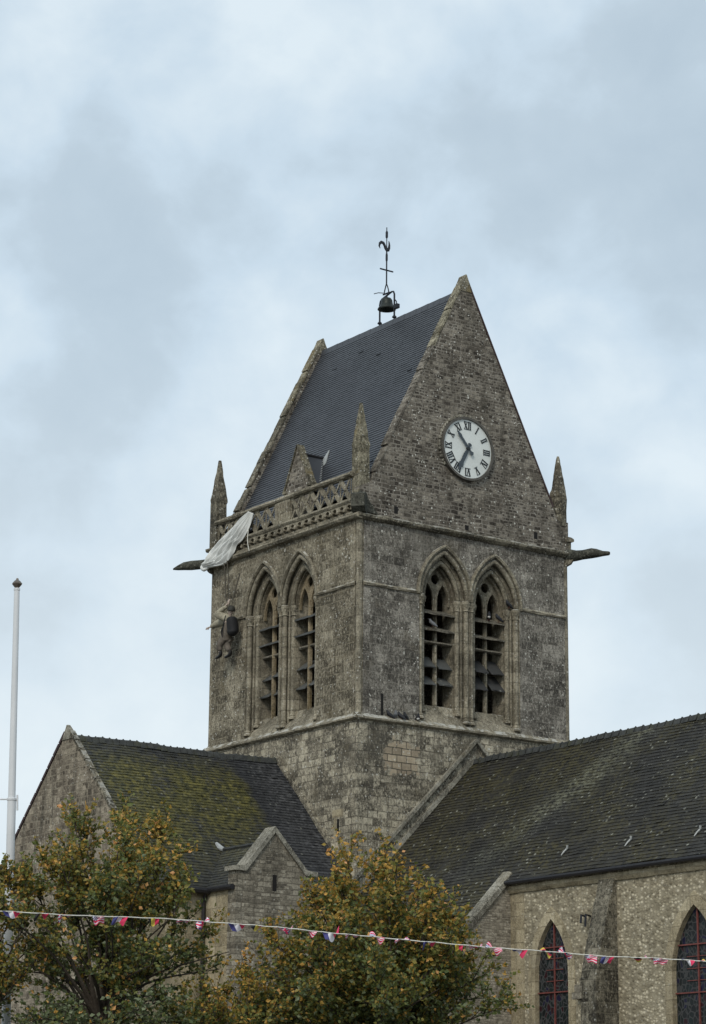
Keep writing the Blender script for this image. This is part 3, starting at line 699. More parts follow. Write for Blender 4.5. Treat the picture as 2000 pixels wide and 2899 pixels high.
# ---- roof
s5 = math.sqrt(5); RIDGE = 27.82; XE = 0.55; ZE = RIDGE-2*(4-XE); LSL = (4-XE)*s5
rf = MB(); rf.poly([(XE, .2, ZE-.03), (XE, 7.8, ZE-.03), (4, 7.8, RIDGE-.03), (4, .2, RIDGE-.03)]); rf.poly([(8-XE, .2, ZE-.03), (8-XE, 7.8, ZE-.03), (4, 7.8, RIDGE-.03), (4, .2, RIDGE-.03)])
roof = rf.build('roof', 'slate', T)
slates((XE, 0, ZE), (0, 1, 0), (1/s5, 0, 2/s5), (-2/s5, 0, 1/s5), lambda s: (0.30, 7.70), LSL, 0.104, 0.20, 0.020, 'slate', 'slate_slope', roof, 0.008, 11, calm=True)
slates((8-XE, 0, ZE), (0, 1, 0), (-1/s5, 0, 2/s5), (2/s5, 0, 1/s5), lambda s: (0.30, 7.70), LSL, 0.104, 0.20, 0.014, 'slate', 'slate_slope', roof, 0.010, 12)
m = MB()
for i in range(24):
    ya = 0.31+7.38*i/24; m.prism([(3.90, RIDGE-.17), (3.95, RIDGE+.03), (4.05, RIDGE+.03), (4.10, RIDGE-.17)], lambda x, z: (x, ya, z+0.008*(i % 2)), lambda x, z: (x, ya+7.38/24-0.008, z))
m.build('ridge_capping', 'slate', roof)
# ---- stone dormer gable behind the balustrade
DX, DC = 0.50, 3.96
DH = 0.66
m = MB(); m.plate([(DC-DH, 20.4), (DC+DH, 20.4), (DC+DH, 21.72), (DC+0.02, 23.02), (DC-0.02, 23.02), (DC-DH, 21.72)], [], PY, DX, DX+0.18)
dm = m.build('dormer_gable', 'gable', T)
m = MB()
for sg in (1, -1):
    for i in range(5):
        a, b = i/5, (i+1)/5; ya, yb = DC+sg*(DH+.03)*(1-a), DC+sg*(DH+.03)*(1-b); za, zb_ = 21.70+1.36*a, 21.70+1.36*b
        m.prism([(ya, za), (yb, zb_), (yb+sg*0.05*(1-b), zb_+0.05), (ya+sg*0.05*(1-a), za+0.05)], lambda y, z: (DX-0.03-.006*i, y, z), lambda y, z: (DX+0.20+.006*i, y, z))
    m.box((DX-0.05, DC+sg*(DH+.01)-0.08, 21.64), (DX+0.23, DC+sg*(DH+.01)+0.08, 21.74))
m.build('dormer_coping', 'gold', dm)
zr = 22.80; xr = 4-(RIDGE-zr)/2.0; zb2 = 21.5; xb2 = 4-(RIDGE-zb2)/2.0
m = MB()
for sg in (1, -1):
    yb = DC+sg*0.68
    m.poly([(DX+.15, DC, zr), (xr+.03, DC, zr), (xb2+.03, yb, zb2), (DX+.15, yb, zb2)])
m.build('dormer_roof', 'slate', dm)
m = MB(); m.tube([(DX+.17, DC, zr+.03), (xr, DC, zr+.03)], 0.045, 6); m.build('dormer_ridge', 'gutter', dm)
m = MB(); m.prism([(DC-0.02, zr-.02), (DC-0.26, zr-.30), (DC-.30, zr-.22), (DC-.12, zr+.30)], lambda y, z: (4-(RIDGE-z)/2-.05, y, z), lambda y, z: (4-(RIDGE-z)/2-.02, y, z)); m.build('lead_flashing', 'zinc', dm)
m = MB()
for i in range(12):
    t = i/12; z = zr-.08-t*1.15; y = DC-(zr-z)*0.62-.02; x = 4-(RIDGE-z)/2-.055
    m.poly([(x, y-.05, z), (x-.0, y+.07, z-.01), (x-.035, y+.07, z-.06), (x-.035, y-.05, z-.05)])
m.build('valley_flashing', 'lead', dm)

# ---- pinnacles
def pinnacle(cx, cy, zb, zs, zt, wd, mat, seed, octo=False):
    q = random.Random(seed); m = MB(); n = 8 if octo else 4
    a0 = math.pi/8 if octo else math.pi/4
    lev = [(wd*0.5, zb), (wd*0.5, zb+0.55), (wd*0.5, zs-0.16), (wd*(0.53 if octo else .505), zs-0.10), (wd*(0.53 if octo else .52), zs), (wd*0.46, zs+0.12)]
    for i in range(1, 9):
        t = i/9; lev.append((wd*(0.46-0.37*t), zs+0.12+(zt-zs-0.12)*t))
    lev.append((0.035, zt))
    rings = []
    for h, z in lev:
        rc = h/math.cos(math.pi/n)
        jx, jy = q.uniform(-.008, .008), q.uniform(-.008, .008)
        rings.append([m.vert((cx+jx+rc*q.uniform(.92, 1.08)*math.cos(a0+2*math.pi*j/n), cy+jy+rc*q.uniform(.92, 1.08)*math.sin(a0+2*math.pi*j/n), z)) for j in range(n)])
    for A, B in zip(rings, rings[1:]):
        for j in range(n): m.face((A[j], A[(j+1) % n], B[(j+1) % n], B[j]))
    m.face(rings[0]); m.face(rings[-1])
    return m.build('pinnacle', mat, T)
pinnacle(0.20, 0.22, 20.44, 22.16, 23.46, 0.37, 'gold', 1)
pinnacle(0.13, 7.84, 20.44, 22.10, 23.40, 0.38, 'trim_dark', 2)
pinnacle(7.82, 0.21, 20.85, 21.92, 23.14, 0.47, 'trim_dark', 3, True)
pinnacle(7.80, 7.80, 20.85, 21.95, 23.14, 0.44, 'trim_dark', 4, True)
m = MB(); m.box((7.60, -0.005, 20.0), (8.012, 0.42, 20.98)); m.build('corner_pier', 'gable', T)

# ---- gargoyles at the four corners
def gargoyle(cx, cy, dx, dy, prof, zc, drop):
    m = MB(); q = random.Random(int(cx*3+cy*7)+5); d = Vector((dx, dy, 0)).normalized(); sd_ = Vector((-d.y, d.x, 0)); n = 10; rings = []
    for t, w_, h_, oz in prof:
        c = Vector((cx, cy, zc+oz+drop*t)) + d*t
        rings.append([m.vert(c + sd_*w_*math.cos(2*math.pi*j/n)*q.uniform(.92, 1.08) + Vector((0, 0, h_*math.sin(2*math.pi*j/n)*q.uniform(.92, 1.08)))) for j in range(n)])
    for A, B in zip(rings, rings[1:]):
        for j in range(n): m.face((A[j], A[(j+1) % n], B[(j+1) % n], B[j]))
    m.face(rings[0]); m.face(rings[-1])
    m.build('gargoyle', 'gargoyle', T, smooth=(cx+cy > 1))
    m = MB(); b = Vector((cx, cy, 0)); pr = [(-0.15, zc-0.12), (0.18, zc-0.12), (0.10, zc-0.26), (-0.15, zc-0.40)]
    m.prism(pr, lambda t, z: tuple(b+d*t-sd_*0.10+Vector((0, 0, z))), lambda t, z: tuple(b+d*t+sd_*0.10+Vector((0, 0, z)))); m.build('gargoyle_corbel', 'trim_dark', T)
gargoyle(0, 8, -1, 1, [(-0.3, .17, .165, 0), (0.1, .17, .165, 0), (0.35, .15, .155, 0.01), (0.65, .14, .15, 0.0), (0.9, .13, .125, -.02), (1.08, .10, .08, -.05), (1.24, .04, .025, -.09)], 20.0, -0.03)
gargoyle(8, 0, 1, -1, [(-0.3, .17, .19, 0), (0.08, .18, .20, 0), (0.26, .16, .17, -.03), (0.45, .15, .15, -.02), (0.72, .16, .155, 0.02), (0.88, .14, .135, 0.01), (1.08, .095, .085, -.02), (1.26, .08, .065, -.02), (1.30, .04, .04, -.02)], 19.93, 0.045)
m = MB(); dd = Vector((-1, -1, 0)).normalized(); ss = Vector((-dd.y, dd.x, 0))
m.prism([(-.25, 20.00), (.16, 20.02), (.34, 20.14), (.37, 20.50), (.20, 20.58), (-.25, 20.60)], lambda t, z: tuple(dd*t-ss*.19+Vector((0, 0, z))), lambda t, z: tuple(dd*t+ss*.21+Vector((0, 0, z+.01)))); m.build('gargoyle', 'gargoyle', T)
gargoyle(8, 8, 1, 1, [(-0.3, .16, .13, 0), (0.35, .14, .125, 0.01), (0.9, .12, .11, -.01), (1.15, .03, .02, -.06)], 20.0, 0.0)
# dark lead apron behind the front gargoyle
m = MB(); m.plate([(-0.02, 20.05), (0.62, 20.05), (0.30, 20.40), (0.16, 20.62), (-0.02, 20.68)], [], PX, -0.10, -0.003); m.build('corner_apron', 'gargoyle', T)

# drip moulding where the nave roof abuts
m = MB()
for sg in (1, -1):
    pts = [(4.25, 13.66), (4.25-sg*4.6, 13.66-4.6)]
    (x0, z0), (x1, z1) = pts
    for i in range(14):
        a, b = i/14, (i+1)/14-0.004; xa, xb = x0+(x1-x0)*a, x0+(x1-x0)*b; za, zb_ = z0+(z1-z0)*a, z0+(z1-z0)*b
        m.prism([(xa, za), (xb, zb_), (xb, zb_+0.13), (xa, za+0.13)], lambda x, z: (x, -0.031, z), lambda x, z: (x, -0.15-0.01*(i % 2), z))
m.build('drip_course', 'cop', T)
m = MB()
for i in range(16):
    a, b = i/16, (i+1)/16; ya, yb = 4.0-4.2*a, 4.0-4.2*b; za, zb_ = 13.30-4.2*a, 13.30-4.2*b
    m.prism([(ya, za-.06), (yb, zb_-.06), (yb, zb_+.08), (ya, za+.08)], lambda y, z: (-0.031, y, z), lambda y, z: (-0.075-0.02*(i % 3)/2, y, z))
m.build('mortar_fillet', 'lower', T)
m = MB()
for i in range(16):
    a, b = i/16, (i+1)/16; xa, xb = 4.25-5.2*a, 4.25-5.2*b; za, zb_ = 13.17-5.2*a, 13.17-5.2*b
    m.prism([(xa, za-.06), (xb, zb_-.06), (xb, zb_+.13), (xa, za+.13)], lambda x, z: (x, -0.031, z), lambda x, z: (x, -0.06-0.015*(i % 3)/2, z))
m.build('mortar_fillet', 'cop', T)

# ================================================================== CLOCK
CZ, CXc = 22.64, 3.97
K = thing('clock', 'round white church clock with black Roman numerals and dark rim on the tall gable', 'clock', (CXc, -0.06, CZ))
def ring(m, r0_, r1_, d0, d1, n=64):
    P = lambda r, t, d: (CXc+r*math.sin(t), d, CZ+r*math.cos(t))
    for i in range(n):
        t0, t1 = 2*math.pi*i/n, 2*math.pi*(i+1)/n
        for (ra, da), (rb, db) in (((r0_, d0), (r0_, d1)), ((r0_, d1), (r1_, d1)), ((r1_, d1), (r1_, d0)), ((r1_, d0), (r0_, d0))):
            m.poly([P(ra, t0, da), P(ra, t1, da), P(rb, t1, db), P(rb, t0, db)])
m = MB(); ring(m, 0.925, 0.995, 0.02, -0.135); m.build('rim', 'rim', K)
m = MB(); n = 64; m.poly([(CXc+0.93*math.sin(2*math.pi*i/n), -0.085, CZ+0.93*math.cos(2*math.pi*i/n)) for i in range(n)]); m.build('dial', 'dial', K)
def cbar(m, x0, y0, x1, y1, wd, ang, rad, dep, t=0.012):
    """bar in numeral space (x across, y outward from rad) turned to hour angle ang"""
    dx, dy = x1-x0, y1-y0; ln = math.hypot(dx, dy); nx, ny = -dy/ln*wd/2, dx/ln*wd/2
    pr = [(x0+nx, y0+ny), (x1+nx, y1+ny), (x1-nx, y1-ny), (x0-nx, y0-ny)]
    def Q(x, y, d): 
        y += rad; return (CXc+x*math.cos(ang)+y*math.sin(ang), d, CZ-x*math.sin(ang)+y*math.cos(ang))
    m.prism(pr, lambda x, y: Q(x, y, dep), lambda x, y: Q(x, y, dep-t))
NUM = ['XII', 'I', 'II', 'III', 'IV', 'V', 'VI', 'VII', 'VIII', 'IX', 'X', 'XI']
WID = {'I': 0.066, 'V': 0.155, 'X': 0.155}
for h, txt in enumerate(NUM):
    ang = R(30*h); tot = sum(WID[c] for c in txt); x = -tot/2; m = MB(); r_ = 0.615; H_ = 0.235
    for c in txt:
        w_ = WID[c]; cx = x+w_/2
        dpt = -0.087 - 0.0015*len(m.f)/30
        if c == 'I': cbar(m, cx, 0, cx, H_, 0.036, ang, r_, dpt)
        elif c == 'V':
            cbar(m, cx-w_*.36, H_, cx, 0.004, 0.042, ang, r_, dpt); cbar(m, cx+w_*.36, H_, cx+.004, 0.0, 0.016, ang, r_, dpt-.001)
        else:
            cbar(m, cx-w_*.36, H_, cx+w_*.36, 0, 0.042, ang, r_, dpt); cbar(m, cx+w_*.36, H_, cx-w_*.36, 0, 0.016, ang, r_, dpt-.001)
        x += w_
    cbar(m, -tot/2+.005, 0.0, tot/2-.005, 0.0, 0.012, ang, r_, -0.091); cbar(m, -tot/2+.005, H_, tot/2-.005, H_, 0.012, ang, r_, -0.091)
    m.build('numeral', 'numeral', K)
def hand(name, ang, ln, wd, tail, dep):
    m = MB()
    def Q(x, y, d): return (CXc+x*math.cos(ang)+y*math.sin(ang), d, CZ-x*math.sin(ang)+y*math.cos(ang))
    prof = [(-.03, 0), (-wd*.55, ln*.28), (-wd*.5, ln*.62), (-wd*.8, ln*.72), (-wd*.5, ln*.86), (0, ln), (wd*.5, ln*.86), (wd*.8, ln*.72), (wd*.5, ln*.62), (wd*.55, ln*.28), (.03, 0), (.03, -tail*.5), (.075, -tail*.8), (.03, -tail), (-.03, -tail), (-.075, -tail*.8), (-.03, -tail*.5)]
    m.prism(prof, lambda x, y: Q(x, y, dep), lambda x, y: Q(x, y, dep-.02)); m.build(name, 'hand', K)
hand('hour_hand', R(30*6.92), 0.80, 0.115, 0.20, -0.11); hand('minute_hand', R(6*53.2), 0.66, 0.07, 0.24, -0.14)
m = MB(); pth = [(CXc, -0.05, CZ), (CXc, -0.17, CZ)]; m.tube(pth, 0.055, 12); m.build('hand_boss', 'numeral', K)
m = MB()
for i in range(34):     # rough pale mortar bedding round the upper rim
    t = R(-125+i*6.6); q = rnd.uniform(0.03, 0.085) if i < 22 else rnd.uniform(0.02, 0.045); r_ = 1.0+q*0.35
    m.lathe([(0.01, -.06), (q, -.03), (q*1.1, 0.02), (q*.6, .06), (.01, .075)], (CXc+r_*math.sin(t), -0.02, CZ+r_*math.cos(t)), 7)
m.build('mortar_bedding', 'cop', K)

# ================================================================== BELL ON THE RIDGE
RZ = 27.84
B = thing('ridge_bell', 'small bronze bell hung in an arched iron frame astride the slate ridge', 'bell', (4, 4.1, RZ))
m = MB()
arcp = [(4, 4.5, RZ-.05), (4, 4.5, RZ+.72), (4, 4.46, RZ+.84), (4, 4.38, RZ+.89), (4, 3.85, RZ+1.0), (4, 3.76, RZ+.98), (4, 3.71, RZ+.88), (4, 3.71, RZ-.05)]
m.tube(arcp, 0.03, 8)
for y in (4.5, 3.71): m.lathe([(0.035, 0), (0.075, 0.02), (0.075, 0.05), (0.04, .09)], (4, y, RZ+.06), 8)
m.tube([(4, 4.14, RZ+.93), (4, 4.14, RZ+.80)], 0.04, 6); m.build('frame', 'iron', B)
m = MB(); m.lathe([(0.05, .36), (0.12, .34), (0.155, .28), (0.165, .18), (0.19, .08), (0.245, 0.0), (0.255, -.035), (0.24, -.04), (0.20, -.03), (0.15, .1), (.05, .25)], (4, 4.12, RZ+.50), 24); m.v = [(4+(x-4)*1.18, 4.12+(y-4.12)*1.18, z) for x, y, z in m.v]; m.build('bell_body', 'bronze', B, smooth=True)
m = MB(); m.tube([(4.0, 3.72, RZ+.72), (4.0, 3.60, RZ+.60), (4.0, 3.58, RZ+.46)], 0.02, 6); m.box((3.94, 3.50, RZ+.36), (4.06, 3.66, RZ+.50)); m.build('striker', 'iron', B)
m = MB(); m.tube([(4, 4.3, RZ+1.08), (3.88, 4.42, RZ+1.10), (3.76, 4.50, RZ+1.06)], 0.014, 6); m.build('pull_lever', 'iron', B)
V = thing('weather_vane', 'thin iron rod with a crossbar and a curled weathercock above the ridge bell', 'weather vane', (4, 4.14, RZ+1.0))
m = MB()
m.tube([(4, 4.14, RZ+1.34), (4, 4.14, RZ+2.45)], 0.024, 8); m.tube([(4, 4.14, RZ+2.45), (4, 4.14, RZ+3.30)], 0.016, 8); m.lathe([(0.02, 0), (0.042, .04), (0.042, .22), (0.02, .26)], (4, 4.14, RZ+2.92), 8)
m.lathe([(0.024, 0), (0.038, .05), (0.038, .22), (0.024, .3)], (4, 4.14, RZ+2.12), 8)
m.build('rod', 'iron', V)
m = MB()
for sg in (1, -1): m.tube([(4, 4.14+sg*.13, RZ+1.0), (4, 4.14+sg*.10, RZ+1.14), (4, 4.14+sg*.05, RZ+1.26), (4, 4.14, RZ+1.36)], 0.02, 6)
m.tube([(4, 4.32, RZ+1.03), (4, 3.96, RZ+1.01)], 0.028, 6); m.build('stirrup', 'iron', V)
m = MB(); m.tube([(3.74, 4.14, RZ+1.82), (4.26, 4.14, RZ+1.82)], 0.025, 6); m.build('crossbar', 'iron', V)
# cock: a curled tail, a rounded body and an upright neck
c0 = Vector((4.0, 4.14, RZ+2.48)); pth = []; rad = []
for x, z, r_ in ((-.235, .03, .012), (-.27, .10, .03), (-.25, .19, .042), (-.19, .245, .05), (-.12, .23, .055), (-.075, .16, .05), (-.045, .08, .05), (0, .03, .06), (.05, .05, .058), (.085, .12, .046), (.095, .21, .036), (.088, .29, .026), (.072, .34, .012)):
    pth.append((c0.x+x*1.12, c0.y, c0.z+z*1.08)); rad.append(r_*1.1)
m.v = m.v; m = MB(); m.tube(pth, rad, 8)
m.v = [(x, c0.y+(y-c0.y)*0.35, z) for x, y, z in m.v]; m.build('weathercock', 'iron', V, smooth=True)

# ================================================================== TRANSEPT
TR = thing('church_transept', 'low church wing with mossy slate roof and small gabled turret, left of the tower', 'church wing', (-3.5, 4.1, 0))
TXL, TYC, TZR = -7.07, 4.14, 13.22
TY0, TY1 = -0.18, 8.46
m = MB(); m.box((TXL+.02, TY0, 0), (0.2, TY1, 8.9)); m.build('wall', 'buff', TR)
m = MB(); P7 = lambda s, d, z: (TXL+d, s, z)
m.plate([(TY0-.03, 0), (TY1+.03, 0), (TY1+.03, 9.05), (TYC, 13.40), (TY0-.03, 9.05)], [], P7, -0.02, 0.10)
tg = m.build('gable_wall', 'transept_gable', TR)
m = MB(); m.prism([(TYC-.26, 13.13), (TYC-.03, 13.54), (TYC+.03, 13.54), (TYC+.26, 13.13)], lambda s, z: (TXL-.05, s, z), lambda s, z: (TXL+(.22 if z < 13.3 else .04), s, z)); m.build('apex_stone', 'cop', tg)
for sg in (1, -1):
    m = MB(); q = random.Random(sg+5)
    for i in range(14):
        a, b = i/14, (i+1)/14-0.006; e_ = 4.36
        ya, yb = TYC+sg*(0.12+e_*a), TYC+sg*(0.12+e_*b); za, zb_ = 13.32-e_*a, 13.32-e_*b; t = .07+q.uniform(0, .02)
        m.prism([(ya, za), (yb, zb_), (yb+sg*t*.7, zb_+t*.7), (ya+sg*t*.7, za+t*.7)], lambda s, z: (TXL-.045, s, z), lambda s, z: (TXL+.12, s, z))
    m.build('gable_coping', 'verge' if sg > 0 else 'trim_dark', tg)
r2 = math.sqrt(2)
m = MB()
for sg in (1, -1): m.poly([(TXL+.3, TYC, TZR-.03), (.1, TYC, TZR-.03), (.1, TYC+sg*4.55, TZR-.03-4.55), (TXL+.3, TYC+sg*4.55, TZR-.03-4.55)])
tr_roof = m.build('roof', 'slate_tr', TR)
SL = 4.55*r2
slates((0, TYC-4.55, TZR-4.55), (1, 0, 0), (0, 1/r2, 1/r2), (0, -1/r2, 1/r2), lambda s: (TXL+.11, 0.0), SL, 0.128, 0.19, 0.017, 'slate_tr', 'slate_slope', tr_roof, 0.035, 21)
slates((0, TYC+4.55, TZR-4.55), (1, 0, 0), (0, -1/r2, 1/r2), (0, 1/r2, 1/r2), lambda s: (TXL+.11, 0.0), SL, 0.128, 0.19, 0.017, 'slate_tr', 'slate_slope', tr_roof, 0.035, 22)
def ridge_row(pts_fn, n, parent, mat='ridge', crest=True):
    m = MB(); q = random.Random(n)
    for i in range(n):
        a, b = pts_fn(i/n), pts_fn((i+1)/n-0.002); dz = q.uniform(-.012, .012)
        a, b = Vector(a), Vector(b); d = (b-a).normalized(); sd_ = d.cross(Vector((0, 0, 1)))
        pr = [(-.15, -.13), (-.09, .02), (0, .055), (.09, .02), (.15, -.13)]
        m.prism(pr, lambda s, z: tuple(a+sd_*s+Vector((0, 0, z+dz))), lambda s, z: tuple(b+sd_*s+Vector((0, 0, z+dz+.01))))
        if crest: m.lathe([(0.03, 0), (0.035, .02), (0.015, .045)], tuple(b-d*.04+Vector((0, 0, .04+dz))), 6)
    m.build('ridge_tiles', mat, parent)
ridge_row(lambda t: (TXL+.26+(-.0-TXL-.26)*t, TYC, TZR+.01+.02*math.sin(t*7)), 30, tr_roof)
# gutter, downpipe
m = MB(); m.tube([(TXL+.4, TY0-.28, 8.66), (-5.14, TY0-.28, 8.64)], 0.085, 8); m.tube([(-5.2, TY0-.2, 8.66), (-5.2, -1.66, 8.66)], 0.075, 8); m.build('gutter', 'gutter', TR)
m = MB(); m.tube([(-5.22, TY0-.2, 8.62), (-5.21, TY0-.08, 8.35), (-5.2, TY0-.08, 0.1)], 0.05, 8)
for z in (7.6, 5.6, 3.6): m.lathe([(0.066, 0), (0.066, .07)], (-5.2, TY0-.08, z), 8)
m.build('downpipe', 'pipe', TR)
# gabled turret
UX0, UX1, UY = -5.12, -2.66, -1.71; UC = (UX0+UX1)/2-.06
m = MB(); m.box((UX0, UY+.02, 0), (UX1, 1.0, 8.7)); tw = m.build('turret_wall', 'buff', TR)
m = MB(); m.plate([(UX0-.01, 0), (UX1+.01, 0), (UX1+.01, 9.12), (UX1-.22, 9.14), (UC, 10.22), (UX0+.22, 9.14), (UX0-.01, 9.12)], [], PX, UY-.01, UY+.38); m.build('turret_front', 'turret', tw)
m = MB()
P0 = lambda x, z: (x, UY-.07, z); P1 = lambda x, z: (x, UY+.42, z)
for sg, xe in ((1, UX0), (-1, UX1)):
    pr = [(xe-sg*.11, 9.09), (xe+sg*.27, 9.09), (UC, 10.17), (UC, 10.34), (xe+sg*.23, 9.235), (xe-sg*.11, 9.21)]
    m.prism(pr, P0, P1)
m.build('turret_coping', 'cop', tw)
m = MB(); m.box((UC-.03, UY-.014, 8.62), (UC+.10, UY+.1, 9.05)); m.build('slit_window', 'hole', tw)
zr2 = 9.93; m = MB()
yj = TYC-(TZR-zr2)
m.poly([(UC, UY+.3, zr2), (UC, yj+.1, zr2), (UX0-.12, yj-1.25, zr2-1.32), (UX0-.12, UY+.3, zr2-1.32)])
m.poly([(UC, UY+.3, zr2), (UC, yj+.1, zr2), (UX1+.12, yj-1.25, zr2-1.32), (UX1+.12, UY+.3, zr2-1.32)])
m.build('turret_roof', 'slate_tr', tw)
slates((UX0-.14, 0, zr2-1.30), (0, 1, 0), ((UC-UX0+.14)/1.87, 0, 1.30/1.87), (-1.3/1.87, 0, (UC-UX0+.14)/1.87), lambda s: (UY+.40, yj-1.3+s*.70), 1.87, 0.12, 0.19, 0.014, 'slate_tr', 'slate_slope', tw, 0.01, 25)
m = MB(); m.tube([(UC, UY+.4, zr2+.02), (UC, yj+.02, zr2+.02)], 0.06, 6); m.build('turret_ridge', 'ridge', tw)
m = MB(); m.tube([(UC-.02, yj-.12, zr2+.02), (UC-.03, yj+.05, zr2+.08), (UC-.05, yj+.22, zr2+.22)], [.06, .085, .05], 8); m.build('ridge_flashing', 'zinc', tw)

# ================================================================== NAVE
NV = thing('church_nave', 'long stone nave with dark slate roof and pointed stained windows, right of the tower', 'church nave', (4.3, -11, 0))
NX, NXR, NZR, YE, YN = 0.10, 4.30, 13.13, -6.70, -24.0
GLW = [(-8.31, 0.645, 6.30, 1.36), (-13.53, 0.80, 6.05, 1.58), (-19.0, 0.80, 6.05, 1.58)]
PN = lambda s, d, z: (NX+d, -s, z)      # s runs along -y so that the wall reads left to right
m = MB()
holes = [opening(-c, a, zs, h, 1.6, 10)[::-1] for c, a, zs, h in GLW]
m.plate([(-YE, 0), (-YN, 0), (-YN, 8.84), (-YE, 8.84)], holes, PN, 0.0)
m.poly([(8.5, YE, 0), (8.5, YN, 0), (8.5, YN, 8.95), (8.5, YE, 8.95)]); m.build('wall', 'nave', NV)
m = MB(); m.plate([(NX, 0), (8.5, 0), (8.5, 8.95), (NXR, 13.1), (NX, 8.95)], [], PX, YN, YN-.3); m.build('end_wall', 'nave', NV)
# quoin strip and wall-head band
m = MB(); m.box((NX-.006, YE-.55, 0), (NX+.1, YE-.005, 8.42)); m.build('quoin', 'buff', NV)
m = MB(); rough_bar(m, PN, -YE-.02, -YN, [(.1, 8.42), (-.04, 8.42), (-.10, 8.50), (-.10, 8.60), (.1, 8.64)], step=.4, jit=.008, seed=40); m.build('eaves_band', 'buff', NV)
for c, a, zs, h in GLW:
    m = MB(); n = 10; b = 0.25
    A_ = opening(-c, a, zs, h, 1.6, n); B_ = opening(-c, a+b, zs, h+b*1.28, 1.6, n); C_ = opening(-c, a, zs, h, 1.6, n)
    ia = [m.vert(PN(s, -0.014, z)) for s, z in A_]; ib = [m.vert(PN(s, -0.014, z)) for s, z in B_]; ic = [m.vert(PN(s, 0.15, z)) for s, z in C_]; idd = [m.vert(PN(s, 0.02, z)) for s, z in B_]
    for j in range(len(A_)-1):
        m.face((ia[j], ia[j+1], ib[j+1], ib[j])); m.face((ia[j], ia[j+1], ic[j+1], ic[j])); m.face((ib[j], ib[j+1], idd[j+1], idd[j]))
    m.box((-c-a-.3, -.1, 1.4), (-c+a+.3, .2, 1.6), P=PN)
    win = m.build('window', 'buff', NV)
    m = MB(); m.plate(opening(-c, a, zs, h, 1.6, n), [], PN, 0.13); m.build('stained_glass', 'glass', win)
    m = MB()
    m.box((-c-.015, .085, 1.6), (-c+.015, .125, zs+h-.05), P=PN)
    z = zs+.62; k = 0
    for z in (zs+0.66, zs-.46, zs-1.95, zs-3.4):
        hw = a if z <= zs else max(s for s, zz in arch(0, a, zs, h, 40) if abs(zz-z) < .05)
        m.box((-c-hw, .083, z-.015), (-c+hw, .124, z+.015), P=PN)
    for k_ in range(4):
        zz = zs-.46+.28*(k_+1)
        if zz < zs+.6: m.box((-c-.5*a, .10, zz-.008), (-c+.5*a, .122, zz+.008), P=PN)
    m.build('saddle_bars', 'redbar', win)
# raking buttress
def buttress(yc):
    ya, yb = yc+.28, yc-.29
    m = MB(); m.prism([(NX, 0), (NX-1.0, 0), (NX-1.0, 3.2), (NX-.74, 3.5), (NX-.72, 6.0), (NX-.50, 7.0), (NX-.47, 7.02), (NX-.24, 7.95), (NX-.21, 7.96), (NX-.04, 8.64), (NX, 8.64)], lambda x, z: (x, ya, z), lambda x, z: (x, yb, z))
    b_ = m.build('buttress', 'buttress', NV)
    m = MB(); q = random.Random(3)
    for z0, z1, d in ((5.55, 5.72, .75), (5.72, 5.90, .70), (5.90, 6.06, .60)):
        m.box((NX-d-q.uniform(0, .05), ya-.05, z0), (NX-.1, ya+.30-(z0-5.5)*.35, z1-.004))
    m.build('weathering_stone', 'turret', b_)
    m = MB(); m.box((NX-.62, ya-.05, 0), (NX-.02, ya+.22, 5.54)); m.build('buttress_pilaster', 'nave', b_)
buttress(-10.52); buttress(-16.3)
m = MB(); m.tube([(NX-.02, -9.66, 7.62), (NX-.16, -9.66, 7.65), (NX-.18, -9.66, 7.45)], .03, 6); m.tube([(NX-.02, -9.84, 7.62), (NX-.17, -9.84, 7.65), (NX-.19, -9.84, 7.35)], .03, 6); m.build('iron_bracket', 'iron', NV)
# catslide aisle against the tower: end wall with raked coping
XA = -3.2
m = MB(); zt = lambda x: NZR-(NXR-x)-.10
m.plate([(XA, 0), (NX, 0), (NX, zt(NX)), (XA, zt(XA))], [], PX, YE, YE+.4); aw = m.build('aisle_end_wall', 'aisle', NV)
m = MB(); m.box((XA, YE+.4, 0), (XA+.4, 0, 5.6)); m.build('aisle_wall', 'aisle', aw)
m = MB(); q = random.Random(5); n = 8
for i in range(n):
    a, b = i/n, (i+1)/n-.004; xa, xb = NX+.06-(NX-XA)*a, NX+.06-(NX-XA)*b; j = q.uniform(-.01, .01)
    prof = [(-.05, -.03), (-.05, .10), (.0, .155), (.26, .155), (.30, .10), (.30, -.03)]
    m.prism(prof, lambda y, h: (xa-h*.7, YE-.02+y, zt(xa)+h*.7+j), lambda y, h: (xb-h*.7, YE-.02+y, zt(xb)+h*.7+j))
m.build('raked_coping', 'cop', aw)
# roof
XL = XA-.2
m = MB(); zz = lambda x: NZR-(NXR-x)
m.poly([(NXR, 0, NZR-.03), (NXR, YN, NZR-.03), (NX-.12, YN, zz(NX-.12)-.03), (NX-.12, 0, zz(NX-.12)-.03)]); m.poly([(NX-.12, 0, zz(NX-.12)-.03), (NX-.12, YE+.25, zz(NX-.12)-.03), (XL, YE+.25, zz(XL)-.03), (XL, 0, zz(XL)-.03)])
m.poly([(NXR, 0, NZR-.03), (NXR, YN, NZR-.03), (8.7, YN, NZR-4.43), (8.7, 0, NZR-4.43)]); nroof = m.build('roof', 'slate_nave', NV)
s_eave = ((NX-.20)-XL)*r2
slates((XL, 0, zz(XL)), (0, -1, 0), (1/r2, 0, 1/r2), (-1/r2, 0, 1/r2), lambda s: (0.0, -YN) if s > s_eave else (0.0, -YE-.26), (NXR-XL)*r2, 0.142, 0.20, 0.019, 'slate_nave', 'slate_slope', nroof, 0.055, 31)
